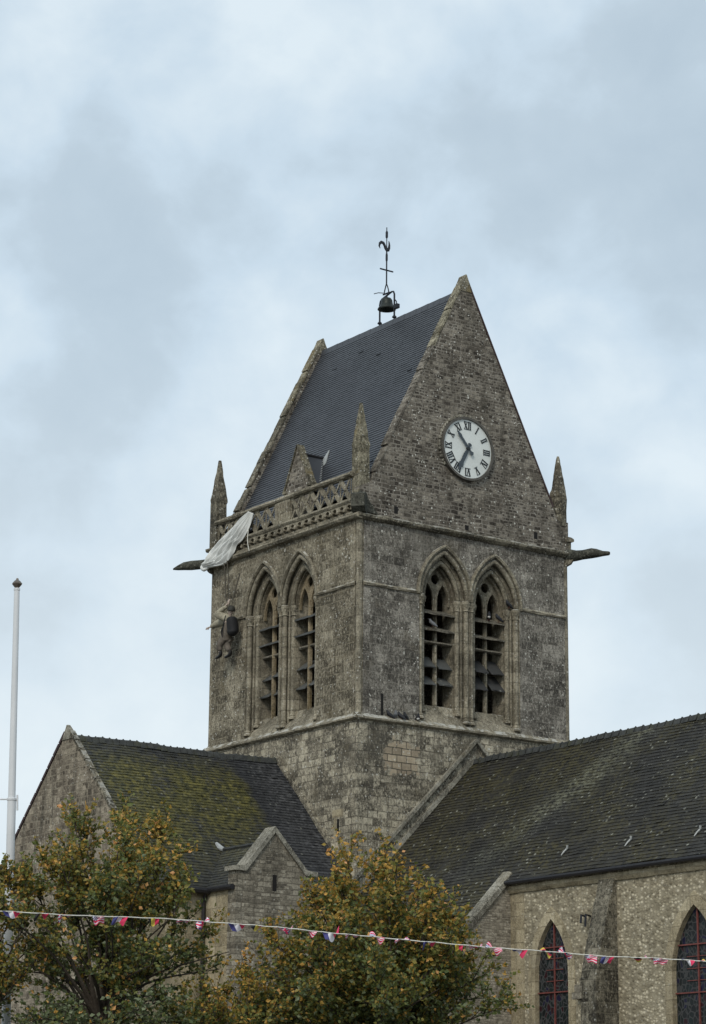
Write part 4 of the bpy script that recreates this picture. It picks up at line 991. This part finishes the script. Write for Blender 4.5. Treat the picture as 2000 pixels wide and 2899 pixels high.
slates((8.7, 0, NZR-4.4), (0, -1, 0), (-1/r2, 0, 1/r2), (1/r2, 0, 1/r2), lambda s: (0.0, -YN), 4.4*r2, 0.2, 0.35, 0.019, 'slate_nave', 'slate_slope', nroof, 0.04, 32)
ridge_row(lambda t: (NXR, -.02+(YN+.02)*t, NZR+.01+.03*noise.noise(Vector((t*9, 0, 0)))), 78, nroof)
m = MB(); m.tube([(NX-.22, YE-.05, 8.68), (NX-.22, YN, 8.68)], .06, 8); m.build('gutter', 'gutter', NV)
for y in (-8.40, -10.82, -13.3, -16.6):
    m = MB(); x = .50; z = zz(x)+.03
    def Q(a, b, c): return (x+b*.707-c*.707, y+a, z+b*.707+c*.707)
    m.tube([Q(.05, -.10, 0.0), Q(.02, .02, .02), Q(-.03, .14, .03)], [.014, .022, .026], 7); m.tube([Q(-.03, .12, .03), Q(-.04, .18, .09)], [.026, .034], 7); m.build('roof_vent', 'zinc', nroof)

# ================================================================== PARACHUTE
CH = thing('parachute', 'white parachute draped from the balustrade over the left corner gargoyle with hanging cords', 'parachute', (-0.3, 6.9, 20.2))
import bisect
def spline(pts, n):
    pts = [Vector(p) for p in pts]; out_ = []
    ex = [pts[0]*2-pts[1]] + pts + [pts[-1]*2-pts[-2]]
    for i in range(n+1):
        u = i/n*(len(pts)-1); k = min(int(u), len(pts)-2); t = u-k
        p0_, p1_, p2_, p3_ = ex[k:k+4]
        out_.append(0.5*((2*p1_)+(-p0_+p2_)*t+(2*p0_-5*p1_+4*p2_-p3_)*t*t+(-p0_+3*p1_-3*p2_+p3_)*t**3))
    return out_
NA, NB = 60, 64
top = spline([(-.16, 5.62, 21.18), (-.19, 6.3, 20.95), (-.20, 6.85, 20.72), (-.21, 7.35, 20.52), (-.22, 7.74, 20.36), (-.25, 7.90, 20.14), (-.30, 8.02, 19.94)], NA)
bot = spline([(-.16, 5.36, 21.08), (-.22, 5.58, 20.62), (-.24, 5.88, 20.36), (-.24, 6.22, 20.22), (-.24, 6.44, 19.98), (-.25, 6.90, 19.74), (-.28, 7.80, 19.80)], NA)
m = MB(); grid = []
for i in range(NA+1):
    row = []; t = i/NA; a, b = top[i], bot[i]
    for j in range(NB+1):
        v = j/NB; p = a.lerp(b, v)
        env = math.sin(math.pi*v)**.6*min(1, t*4+.25)
        sagz = -.16*math.sin(math.pi*v)*math.sin(math.pi*min(1, t))
        f1_ = v*15+t*2.2+2.4*noise.noise(Vector((v*2.2, t*2.6, 0))); f2_ = v*27-t*3+2.2*noise.noise(Vector((v*4, t*3, 9)))
        fold = .15*(abs(math.sin(f1_))-.6)+.085*(abs(math.sin(f2_))-.6) + .07*noise.noise(Vector((v*4, t*5, 3)))
        p = p + Vector((-.07*env - fold*(.4+.5*env)*.9, .02*noise.noise(p*3), sagz*.5+fold*.30))
        row.append(m.vert(p))
    grid.append(row)
for i in range(NA):
    for j in range(NB): m.face((grid[i][j], grid[i+1][j], grid[i+1][j+1], grid[i][j+1]))
can = m.build('canopy', 'silk', CH, smooth=True)
sm = can.modifiers.new('cloth_thickness', 'SOLIDIFY'); sm.thickness = .012
m = MB(); pts = spline([(-.26, 8.04, 19.98), (-.32, 8.02, 19.84), (-.32, 7.90, 19.76), (-.28, 7.74, 19.80)], 12); m.tube(pts, [.03, .045, .06, .07, .075, .07, .07, .07, .065, .06, .055, .05, .03], 9); m.build('bunched_hem', 'silk', CH, smooth=True)
for pts, rr_ in (([(-.30, 6.78, 19.76), (-.28, 6.72, 19.2), (-.33, 6.60, 18.6), (-.36, 6.42, 18.45)], .019), ([(-.30, 6.62, 19.82), (-.28, 6.56, 19.3), (-.33, 6.42, 18.7), (-.37, 6.36, 18.45)], .0155), ([(-.20, 6.02, 19.3), (-.28, 6.08, 18.9), (-.36, 6.16, 18.45)], .022), ([(-.25, 5.52, 20.6), (-.28, 5.50, 20.2), (-.24, 5.46, 19.9)], .014)):
    m = MB(); m.tube(spline(pts, 8), rr_, 5); m.build('shroud_line', 'rope' if rr_ != .014 else 'cord', CH)

# ================================================================== MANNEQUIN
def skin(name, vs_, ed, rad, mat, parent, sub=2, root=0):
    me = bpy.data.meshes.new(name); b = parent_base(parent)
    me.from_pydata([tuple(Vector(v)-b) for v in vs_], ed, []); o = bpy.data.objects.new(name, me); COL.objects.link(o)
    md = o.modifiers.new('s', 'SKIN'); md.use_smooth_shade = True
    for i, r_ in enumerate(rad):
        r_ = r_ if isinstance(r_, tuple) else (r_, r_)
        me.skin_vertices[0].data[i].radius = r_
    me.skin_vertices[0].data[root].use_root = True
    if sub: sb = o.modifiers.new('u', 'SUBSURF'); sb.levels = sub; sb.render_levels = sub
    bpy.context.view_layer.update()
    ev = o.evaluated_get(bpy.context.evaluated_depsgraph_get()); nm = bpy.data.meshes.new_from_object(ev)
    o.modifiers.clear(); o.data = nm; nm.name = name
    nm.materials.clear(); nm.materials.append(M[mat]); nm.polygons.foreach_set('use_smooth', [True]*len(nm.polygons))
    o.parent = parent; BASE[o.name] = b
    return o
PM = thing('mannequin', 'dummy paratrooper in pale jacket and black boots hanging by cords beside the left arches', 'mannequin', (-.38, 6.35, 16.68))
x0 = -.40
pelv = (x0, 6.40, 17.30); chest = (x0, 6.28, 17.72); neck = (x0, 6.22, 17.93); head = (x0-.02, 6.15, 18.08); crown = (x0-.02, 6.12, 18.20)
shA, elA, haA = (x0-.17, 6.32, 17.95), (x0-.26, 6.62, 18.04), (x0-.16, 6.10, 18.30)      # raised arm, bent
shB, elB, haB = (x0+.14, 6.30, 17.86), (x0+.02, 6.84, 17.86), (x0-.08, 7.28, 17.76)
hpA, knA, anA, toA = (x0-.10, 6.44, 17.24), (x0-.16, 6.58, 17.02), (x0-.12, 6.52, 16.78), (x0-.13, 6.80, 16.70)
hpB, knB, anB, toB = (x0+.09, 6.38, 17.24), (x0+.02, 6.40, 17.02), (x0+.06, 6.26, 16.78), (x0+.05, 6.55, 16.71)
body_v = [pelv, chest, neck, head, crown, shA, elA, haA, shB, elB, haB, hpA, knA, anA, hpB, knB, anB]
body_e = [(0, 1), (1, 2), (2, 3), (3, 4), (1, 5), (5, 6), (6, 7), (1, 8), (8, 9), (9, 10), (0, 11), (11, 12), (12, 13), (0, 14), (14, 15), (15, 16)]
skin('body', body_v, body_e, [.11, .12, .05, .095, .075, .055, .042, .03, .055, .042, .03, .075, .055, .04, .075, .055, .04], 'skin', PM)
skin('jacket', [(x0, 6.42, 17.20), (x0, 6.39, 17.38), (x0, 6.32, 17.60), (x0, 6.28, 17.84)], [(0, 1), (1, 2), (2, 3)], [(.20, .18), (.19, .17), (.18, .16), (.18, .16)], 'trousers', PM, 2, 1)
for sh, el, ha in ((shA, elA, (haA[0], haA[1]+.05, haA[2]-.06)), (shB, elB, (haB[0], haB[1]-.08, haB[2]+.02))):
    mid = tuple((a_+b_)/2 for a_, b_ in zip(sh, el)); sk = skin('sleeve', [(x0, 6.26, 17.84), sh, mid, el, ha], [(0, 1), (1, 2), (2, 3), (3, 4)], [.13, .155, .155, .13, .06], 'jacket', PM, 2, 1)
skin('trousers', [(x0, 6.38, 17.34), hpA, knA, (anA[0], anA[1], anA[2]+.08), hpB, knB, (anB[0], anB[1], anB[2]+.08)], [(0, 1), (1, 2), (2, 3), (0, 4), (4, 5), (5, 6)], [(.155, .13), .125, .115, .09, .125, .115, .09], 'trousers', PM)
for an, to in ((anA, toA), (anB, toB)):
    skin('boot', [(an[0], an[1], an[2]+.12), (an[0], an[1], an[2]-.03), ((an[0]+to[0])/2, (an[1]+to[1])/2, to[2]+.01), to], [(0, 1), (1, 2), (2, 3)], [.065, .062, .05, .036], 'boot', PM, 2)
def hand_fingers(hp, d, side, curl):
    d = Vector(d).normalized(); side = Vector(side).normalized(); hp = Vector(hp); nrm = d.cross(side)
    vs_ = [hp, hp+d*.07]; ed = [(0, 1)]; rad = [.028, .034]
    for k, (off, ln) in enumerate(((-.030, .062), (-.010, .075), (.011, .070), (.030, .055))):
        b0_ = hp+d*.085+side*off; m1 = b0_+d*ln*.6-nrm*ln*.2*curl; t1 = m1+d*ln*.4-nrm*ln*.5*curl
        i = len(vs_); vs_ += [b0_, m1, t1]; ed += [(1, i), (i, i+1), (i+1, i+2)]; rad += [.010, .009, .007]
    i = len(vs_); vs_ += [hp+d*.02-side*.045, hp+d*.06-side*.07]; ed += [(0, i), (i, i+1)]; rad += [.011, .008]
    skin('hand', vs_, ed, rad, 'skin', PM, 1, 0)
hand_fingers(haA, (0.05, -.25, .95), (0, 1, .2), .9)
hand_fingers(haB, (-.15, .95, -.2), (0.2, .2, .9), .35)
m = MB(); n = 14      # helmet as a dome with a rim, tilted with the head
hc = Vector((x0-.02, 6.13, 18.12)); ax = Vector((0, -.20, 1)).normalized(); e1 = ax.orthogonal().normalized(); e2 = ax.cross(e1)
rings = [[m.vert(hc+ax*z+(e1*math.cos(2*math.pi*j/n)+e2*math.sin(2*math.pi*j/n))*r_) for j in range(n)] for r_, z in ((.128, -.03), (.128, .0), (.124, .05), (.105, .105), (.06, .138), (.01, .15))]
for A, B_ in zip(rings, rings[1:]):
    for j in range(n): m.face((A[j], A[(j+1) % n], B_[(j+1) % n], B_[j]))
m.face(rings[0]); m.build('helmet', 'helmet', PM, smooth=True)
m = MB()      # face features
for dx_, dz_ in ((-.035, .0), (.035, .0)): m.lathe([(.004, -.01), (.012, 0), (.004, .01)], (head[0]+dx_, head[1]+.088, head[2]+.02), 6)
m.tube([(head[0]-.03, head[1]+.086, head[2]-.055), (head[0]+.03, head[1]+.086, head[2]-.055)], .007, 5); m.build('eyes_and_mouth', 'helmet', PM)
m = MB(); m.tube([(head[0], head[1]+.085, head[2]+.01), (head[0], head[1]+.118, head[2]-.02), (head[0], head[1]+.09, head[2]-.03)], [.008, .016, .012], 6); m.build('nose', 'skin', PM, smooth=True)
skin('backpack', [(x0-.02, 6.10, 17.86), (x0-.04, 6.02, 17.66), (x0+.02, 6.05, 17.46), (x0-.06, 6.14, 17.30)], [(0, 1), (1, 2), (2, 3)], [(.13, .12), (.21, .19), (.19, .21), (.14, .14)], 'pack', PM, 2, 1)
m = MB(); m.tube(spline([(x0-.16, 6.22, 17.95), (x0-.20, 6.30, 17.6), (x0-.17, 6.36, 17.3), (x0-.20, 6.5, 17.12)], 10), .016, 6); m.tube(spline([(x0+.10, 6.24, 17.9), (x0-.18, 6.40, 17.55), (x0-.12, 6.42, 17.22)], 8), .018, 6); m.build('harness', 'pack', PM)
skin('reserve_pouch', [(x0-.12, 6.46, 17.58), (x0-.12, 6.48, 17.42)], [(0, 1)], [(.09, .08), (.085, .08)], 'jacket', PM, 2)

# ================================================================== PIGEONS
def pigeon(loc, rot, mat, label, breast=False):
    if mat == 'pigeon_white': mat, breast = 'pigeon_dark', True
    o = thing('pigeon', label, 'pigeon', loc, 'pigeons perched on the tower'); b = Vector(loc)
    me = [(0, -.085, .085), (0, -.01, .13), (0, .05, .185), (0, .065, .25), (0, .09, .275), (0, -.17, .025)]
    Rz = Matrix.Rotation(rot, 3, 'Z'); pts = [b + Rz @ Vector(p) for p in me]
    skin('plumage', pts, [(0, 1), (1, 2), (2, 3), (3, 4), (0, 5)], [(.05, .045), (.068, .06), (.058, .055), .036, .022, (.035, .012)], mat, o, 2, 1)
    m = MB(); tip = b + Rz @ Vector((0, .14, .268)); st = b + Rz @ Vector((0, .105, .275)); m.tube([st, tip], [.010, .003], 5); m.build('beak', 'pigeon_grey', o)
    m = MB()
    for sx_ in (-.025, .025):
        a_ = b + Rz @ Vector((sx_, -.01, .08)); c_ = b + Rz @ Vector((sx_, .005, .0)); m.tube([a_, c_], .006, 5)
    m.build('legs', 'rust', o)
    if breast:
        m = MB(); m.lathe([(.01, -.05), (.04, -.03), (.048, 0), (.038, .03), (.01, .05)], tuple(b + Rz @ Vector((0, .035, .135))), 8); m.build('breast', 'pigeon_white', o, smooth=True)
zp = ZL+.09
for (x, y, z), ro, mt, lb in [((1.10, -.06, zp), 1.2, 'pigeon_dark', 'dark pigeon sitting nearest the narrow slit on the lower ledge'),
        ((1.30, -.07, zp), 2.6, 'pigeon_grey', 'grey pigeon second along the lower ledge from the narrow slit'),
        ((1.50, -.07, zp), .6, 'pigeon_dark', 'dark pigeon third along the lower ledge from the narrow slit'),
        ((1.68, -.06, zp), 1.9, 'pigeon_dark', 'dark pigeon fourth along the lower ledge from the narrow slit'),
        ((2.10, -.07, zp), 2.9, 'pigeon_white', 'white breasted pigeon alone at the right of the lower ledge group'),
        ((2.92, .30, 17.02), 1.0, 'pigeon_grey', 'grey pigeon on the second louvre of the left clock side arch'),
        ((5.05, .26, 17.50), 2.5, 'pigeon_white', 'white breasted pigeon on the top louvre of the right clock side arch'),
        ((5.42, .26, 17.50), 1.3, 'pigeon_dark', 'dark pigeon at the right end of a top louvre'),
        ((5.68, .09, ZM+.03), 1.5, 'pigeon_dark', 'dark pigeon perched on the capital right of the clock side arches')]:
    pigeon((x, y, z), ro, mt, lb)

# ================================================================== FLAGPOLE
FP = thing('flagpole', 'tall white flagpole with a faceted metal finial at the far left', 'flagpole', (-16.39, -10.686, 0))
fx, fy = -16.60, -10.58
def fp(z): return (-16.39-.0169*z, -10.686+.0085*z)
def at_z(z): return (*fp(z), z)
m = MB(); m.tube([at_z(0), at_z(8.92)], [.098, .090], 16); m.tube([at_z(8.92), at_z(13.44)], [.078, .060], 16); m.lathe([(.060, 0), (.068, .01), (.068, .05), (.05, .06)], at_z(13.40), 16); m.build('pole', 'pole', FP)
m = MB(); m.lathe([(.045, 0), (.05, .02), (.105, .09), (.11, .11), (.07, .16), (.03, .19), (.028, .215), (.008, .23)], at_z(13.45), 10); m.build('finial', 'finial', FP)
fx, fy = fp(8.9)
m = MB(); m.lathe([(.094, 0), (.104, .01), (.104, .05), (.094, .06)], (fx, fy, 8.90), 16); m.tube([(fx-.20, fy+.14, 8.93), (fx+.10, fy-.08, 8.93)], .018, 6); m.tube([(fx+.09, fy-.07, 9.02), (fx+.10, fy-.08, 8.70)], .02, 6); m.build('collar', 'pole', FP)

# ================================================================== TREES
def tree(name, label, base, centre, rx, rz, zfork, nlimb, nsec, seed, gold, leafsz=.085, nleaf=13, low=0, shoots=6, gap=None, green_low=.24, bias=0, lowr=1.0, cone=0.25):
    q = random.Random(seed); o = thing(name, label, 'tree', (base[0], base[1], 0), 'street trees in front of the church')
    bx, by = base; cx, cy, cz = centre; tb = MB(); lb = MB()
    fork = Vector((bx, by, zfork))
    tb.tube([(bx+.05, by, 0), (bx, by+.03, zfork*.5), tuple(fork)], [.17, .13, .12], 9)
    def leaf(p, d, sz, tone):
        d = Vector(d).normalized(); sd_ = d.cross(Vector((q.uniform(-1, 1), q.uniform(-1, 1), q.uniform(-.3, 1)))).normalized(); nn = sd_.cross(d)
        w_ = sz*.36; f_ = nn*sz*.12
        a = p; b = p+d*sz*.42+sd_*w_+f_; c = p+d*sz; e_ = p+d*sz*.42-sd_*w_+f_; m_ = p+d*sz*.45
        lb.poly([a, b, c, m_], tone); lb.poly([a, m_, c, e_], tone)
    def twig(p, d, ln, nl, r_=.008):
        d = Vector(d).normalized(); pts = [p]; cur = p
        for i in range(4):
            d = (d+Vector((q.gauss(0, .16), q.gauss(0, .16), q.gauss(.06, .12)))).normalized(); cur = cur+d*ln/4; pts.append(cur)
        tb.tube(pts, [r_, r_*.8, r_*.6, r_*.4, r_*.25], 4)
        for i in range(nl):
            t = (i+1)/nl*3.99; k = min(int(t), 3); pp = pts[k].lerp(pts[k+1], t-k)
            pp = pp + Vector((q.gauss(0, .035), q.gauss(0, .035), q.gauss(0, .035)))
            hgt = (pp.z-(cz-rz))/(2*rz); rad_ = math.hypot(pp.x-cx, pp.y-cy)/rx
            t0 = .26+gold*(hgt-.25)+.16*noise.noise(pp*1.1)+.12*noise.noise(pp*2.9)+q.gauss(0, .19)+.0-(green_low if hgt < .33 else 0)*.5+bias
            if q.random() < .035: t0 = q.uniform(.8, 1)
            ld = d*.5+Vector((q.gauss(0, .7), q.gauss(0, .7), q.gauss(-.15, .5)))
            leaf(pp, ld, leafsz*q.uniform(.65, 1.25), min(1, max(0, t0)))
        return pts
    limbs = []
    for i in range(nlimb):
        an = 2.39996*i+q.uniform(-.3, .3); el = math.acos(1-1.25*((i+.5)/nlimb))   # from straight up outwards
        rn = q.uniform(.82, 1.03); ch = math.cos(el); rn2 = rn*(1-cone*max(0, ch))
        end = Vector((cx+rx*math.sin(el)*math.cos(an)*rn2, cy+rx*math.sin(el)*math.sin(an)*rn2, cz+rz*ch*rn))
        st = fork-Vector((0, 0, q.uniform(0, .5))); mid = st.lerp(end, .5)+Vector((q.gauss(0, .12), q.gauss(0, .12), .10+.25*math.sin(el)))
        pts = spline([st, st.lerp(mid, .5)+Vector((q.gauss(0, .05), q.gauss(0, .05), .1)), mid, end], 10); limbs.append(pts)
        tb.tube(pts, [.046*(1-.88*k/10)+.004 for k in range(11)], 5)
    for i in range(nsec):
        pts = limbs[q.randrange(nlimb)]; t = (.30+.70*q.random()**.75)*9.99; k = int(t); p = pts[k].lerp(pts[k+1], t-k)
        along = (pts[k+1]-pts[k]).normalized(); outw = (p-Vector((cx, cy, cz-rz*.5))).normalized()
        d = (along*.55+outw*.35+Vector((q.gauss(0, .5), q.gauss(0, .5), q.gauss(.28, .32)))).normalized()
        ln = q.uniform(.35, .85)
        if gap and gap(p): 
            if q.random() < .72: continue
        sec = twig(p, d, ln, int(nleaf*.7), .012)
        for _ in range(3):
            kk = q.randrange(1, 4); dd = (d*.6+Vector((q.gauss(0, .6), q.gauss(0, .6), q.gauss(.25, .4))))
            twig(sec[kk], dd, q.uniform(.22, .45), nleaf)
    for i in range(shoots):     # upright leaders breaking the outline
        pts = limbs[i % max(1, int(nlimb*.62))]; p = pts[-1]
        twig(p, (q.gauss(0, .18), q.gauss(0, .18), 1), q.uniform(.5, .85), int(nleaf*1.6), .011)
        twig(p+Vector((q.gauss(0, .08), q.gauss(0, .08), -.1)), (q.gauss(0, .25), q.gauss(0, .25), 1), q.uniform(.3, .6), int(nleaf*1.3), .011)
    for i in range(low):        # skirts below the fork
        an = q.uniform(0, 2*math.pi); zz_ = zfork-q.uniform(.2, 1.9); p = Vector((bx, by, zz_))
        L_ = rx*q.uniform(.45, lowr); e_ = p+Vector((math.cos(an)*L_, math.sin(an)*L_, q.uniform(.1, 1.0)))
        pts = spline([p, p.lerp(e_, .5)+Vector((0, 0, .22)), e_], 6); tb.tube(pts, [.022*(1-.8*k/6) for k in range(7)], 4)
        for _ in range(9):
            t = q.uniform(.25, 1)*5.99; k = int(t); pp = pts[k].lerp(pts[k+1], t-k)
            twig(pp, Vector((math.cos(an), math.sin(an), .2))*.5+Vector((q.gauss(0, .6), q.gauss(0, .6), q.gauss(.25, .4))), q.uniform(.25, .6), nleaf)
    tb.build('trunk', 'bark', o, fix=False); lb.build('crown', 'leaf', o, fix=False)
    return o
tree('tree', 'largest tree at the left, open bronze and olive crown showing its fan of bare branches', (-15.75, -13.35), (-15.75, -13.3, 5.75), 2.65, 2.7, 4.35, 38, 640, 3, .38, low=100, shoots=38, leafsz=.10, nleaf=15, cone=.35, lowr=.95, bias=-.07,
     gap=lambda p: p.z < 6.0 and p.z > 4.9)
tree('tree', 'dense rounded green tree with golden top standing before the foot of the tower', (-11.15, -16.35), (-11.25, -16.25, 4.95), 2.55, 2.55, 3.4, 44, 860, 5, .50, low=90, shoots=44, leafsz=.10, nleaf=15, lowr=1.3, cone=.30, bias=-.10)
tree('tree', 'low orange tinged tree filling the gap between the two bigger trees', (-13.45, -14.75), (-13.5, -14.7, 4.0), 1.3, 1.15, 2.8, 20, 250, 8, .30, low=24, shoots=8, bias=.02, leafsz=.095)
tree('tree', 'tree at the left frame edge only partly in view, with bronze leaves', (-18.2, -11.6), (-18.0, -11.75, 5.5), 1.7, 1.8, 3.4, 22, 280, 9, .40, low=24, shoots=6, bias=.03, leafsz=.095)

# ================================================================== BUNTING
BU = thing('bunting', 'string of small national flags stretched across the street in front of the trees', 'bunting', (-19, -25.5, 5.0))
bp = [(-25.6, -21.3, 5.36), (-23.16, -22.95, 5.26), (-20.39, -24.55, 5.16), (-18.61, -25.75, 4.99), (-16.49, -27.39, 4.77), (-14.52, -29.16, 4.61), (-12.4, -31.0, 4.5)]
line = [p_-Vector((0, 0, .008*math.sin(i*.9)**2+.02*noise.noise(Vector((i*.13, 0, 0))))) for i, p_ in enumerate(spline(bp, 120))]
m = MB(); m.tube(line, .0075, 5); m.build('cord', 'cord', BU)
cum = [0]
for a, b in zip(line, line[1:]): cum.append(cum[-1]+(b-a).length)
def at(s):
    k = max(0, min(len(line)-2, bisect.bisect(cum, s)-1)); t = (s-cum[k])/(cum[k+1]-cum[k]); return line[k].lerp(line[k+1], t), (line[k+1]-line[k]).normalized()
s_of = lambda X: min(range(len(line)), key=lambda i: abs(proj_x(line[i])-X))
camM = cam.matrix_world.inverted()
def proj_x(p):
    c = camM @ Vector(p); return 1000 + 7000*c.x/-c.z
FC = {'r': 0, 'w': 1, 'b': 2, 'k': 3, 'y': 4}
def pattern(kind, u, v):
    if kind == 'fr': return 'b' if u < 1/3 else 'w' if u < 2/3 else 'r'
    if kind == 'be': return 'k' if u < 1/3 else 'y' if u < 2/3 else 'r'
    if kind == 'de': return 'k' if v < 1/3 else 'r' if v < 2/3 else 'y'
    if kind == 'us':
        if u < .42 and v < .54: return 'w' if (int(u*24)+int(v*18)) % 4 == 0 else 'b'
        return 'r' if int(v*13*.55) % 2 == 0 else 'w'
    dx, dy = abs(u-.5), abs(v-.5)      # union flag
    if dx < .07 or dy < .11: return 'r'
    if dx < .12 or dy < .19: return 'w'
    k_ = abs(dx-dy)
    return 'r' if k_ < .035 else 'w' if k_ < .10 else 'b'
fl = [(26, 'fr'), (118, 'be'), (182, 'uk'), (283, 'us'), (350, 'fr'), (443, 'be'), (508, 'uk'), (575, 'uk'), (680, 'fr'), (733, 'be'), (800, 'uk'), (872, 'us'), (945, 'fr'), (1005, 'uk'), (1068, 'us'), (1130, 'uk'), (1212, 'fr'), (1285, 'be'), (1345, 'uk'), (1408, 'us'), (1462, 'fr'), (1545, 'de'), (1592, 'uk'), (1668, 'us'), (1720, 'fr'), (1785, 'de'), (1838, 'uk'), (1882, 'us'), (1942, 'fr'), (1992, 'de')]
names = {'fr': 'blue white and red striped flag', 'be': 'black yellow and red flag with upright bars', 'uk': 'blue flag with red and white crosses', 'us': 'red and white striped flag with blue corner', 'de': 'black red and yellow flag with level bars'}
q = random.Random(77)
for X, kd in fl:
    k = s_of(X); p, d = line[k], (line[min(k+1, 120)]-line[max(k-1, 0)]).normalized()
    w_, h_ = q.uniform(.18, .26), q.uniform(.075, .125)
    sidev = d.cross(Vector((0, 0, 1))).normalized(); blow = q.uniform(.25, 1.15) if kd in ('be', 'fr', 'us') else q.uniform(.9, 1.5)
    tw = q.uniform(-3.0, 3.0); m = MB(); nx, ny = 12, 8; G = []
    for i in range(nx+1):
        u = i/nx; row = []
        for j in range(ny+1):
            v = j/ny; an = blow + tw*(u-.5) + .5*math.sin(u*5+X)
            down = Vector((0, 0, -1))*math.cos(an)+sidev*math.sin(an)*(-1)
            r_ = p + d*(u-.5)*w_*(1-.15*v) + down*h_*v + sidev*.022*math.sin(u*9+v*4+X) + Vector((0, 0, .02*math.sin(u*7+X*.3)*v)) + d*.05*v*math.sin(X)
            row.append(m.vert(r_))
        G.append(row)
    for i in range(nx):
        for j in range(ny): m.face((G[i][j], G[i+1][j], G[i+1][j+1], G[i][j+1]), mi=FC[pattern(kd, (i+.5)/nx, (j+.5)/ny)])
    o = m.build('flag', ['f_red', 'f_white', 'f_blue', 'f_black', 'f_yellow'], BU, smooth=True); o['label'] = names[kd]
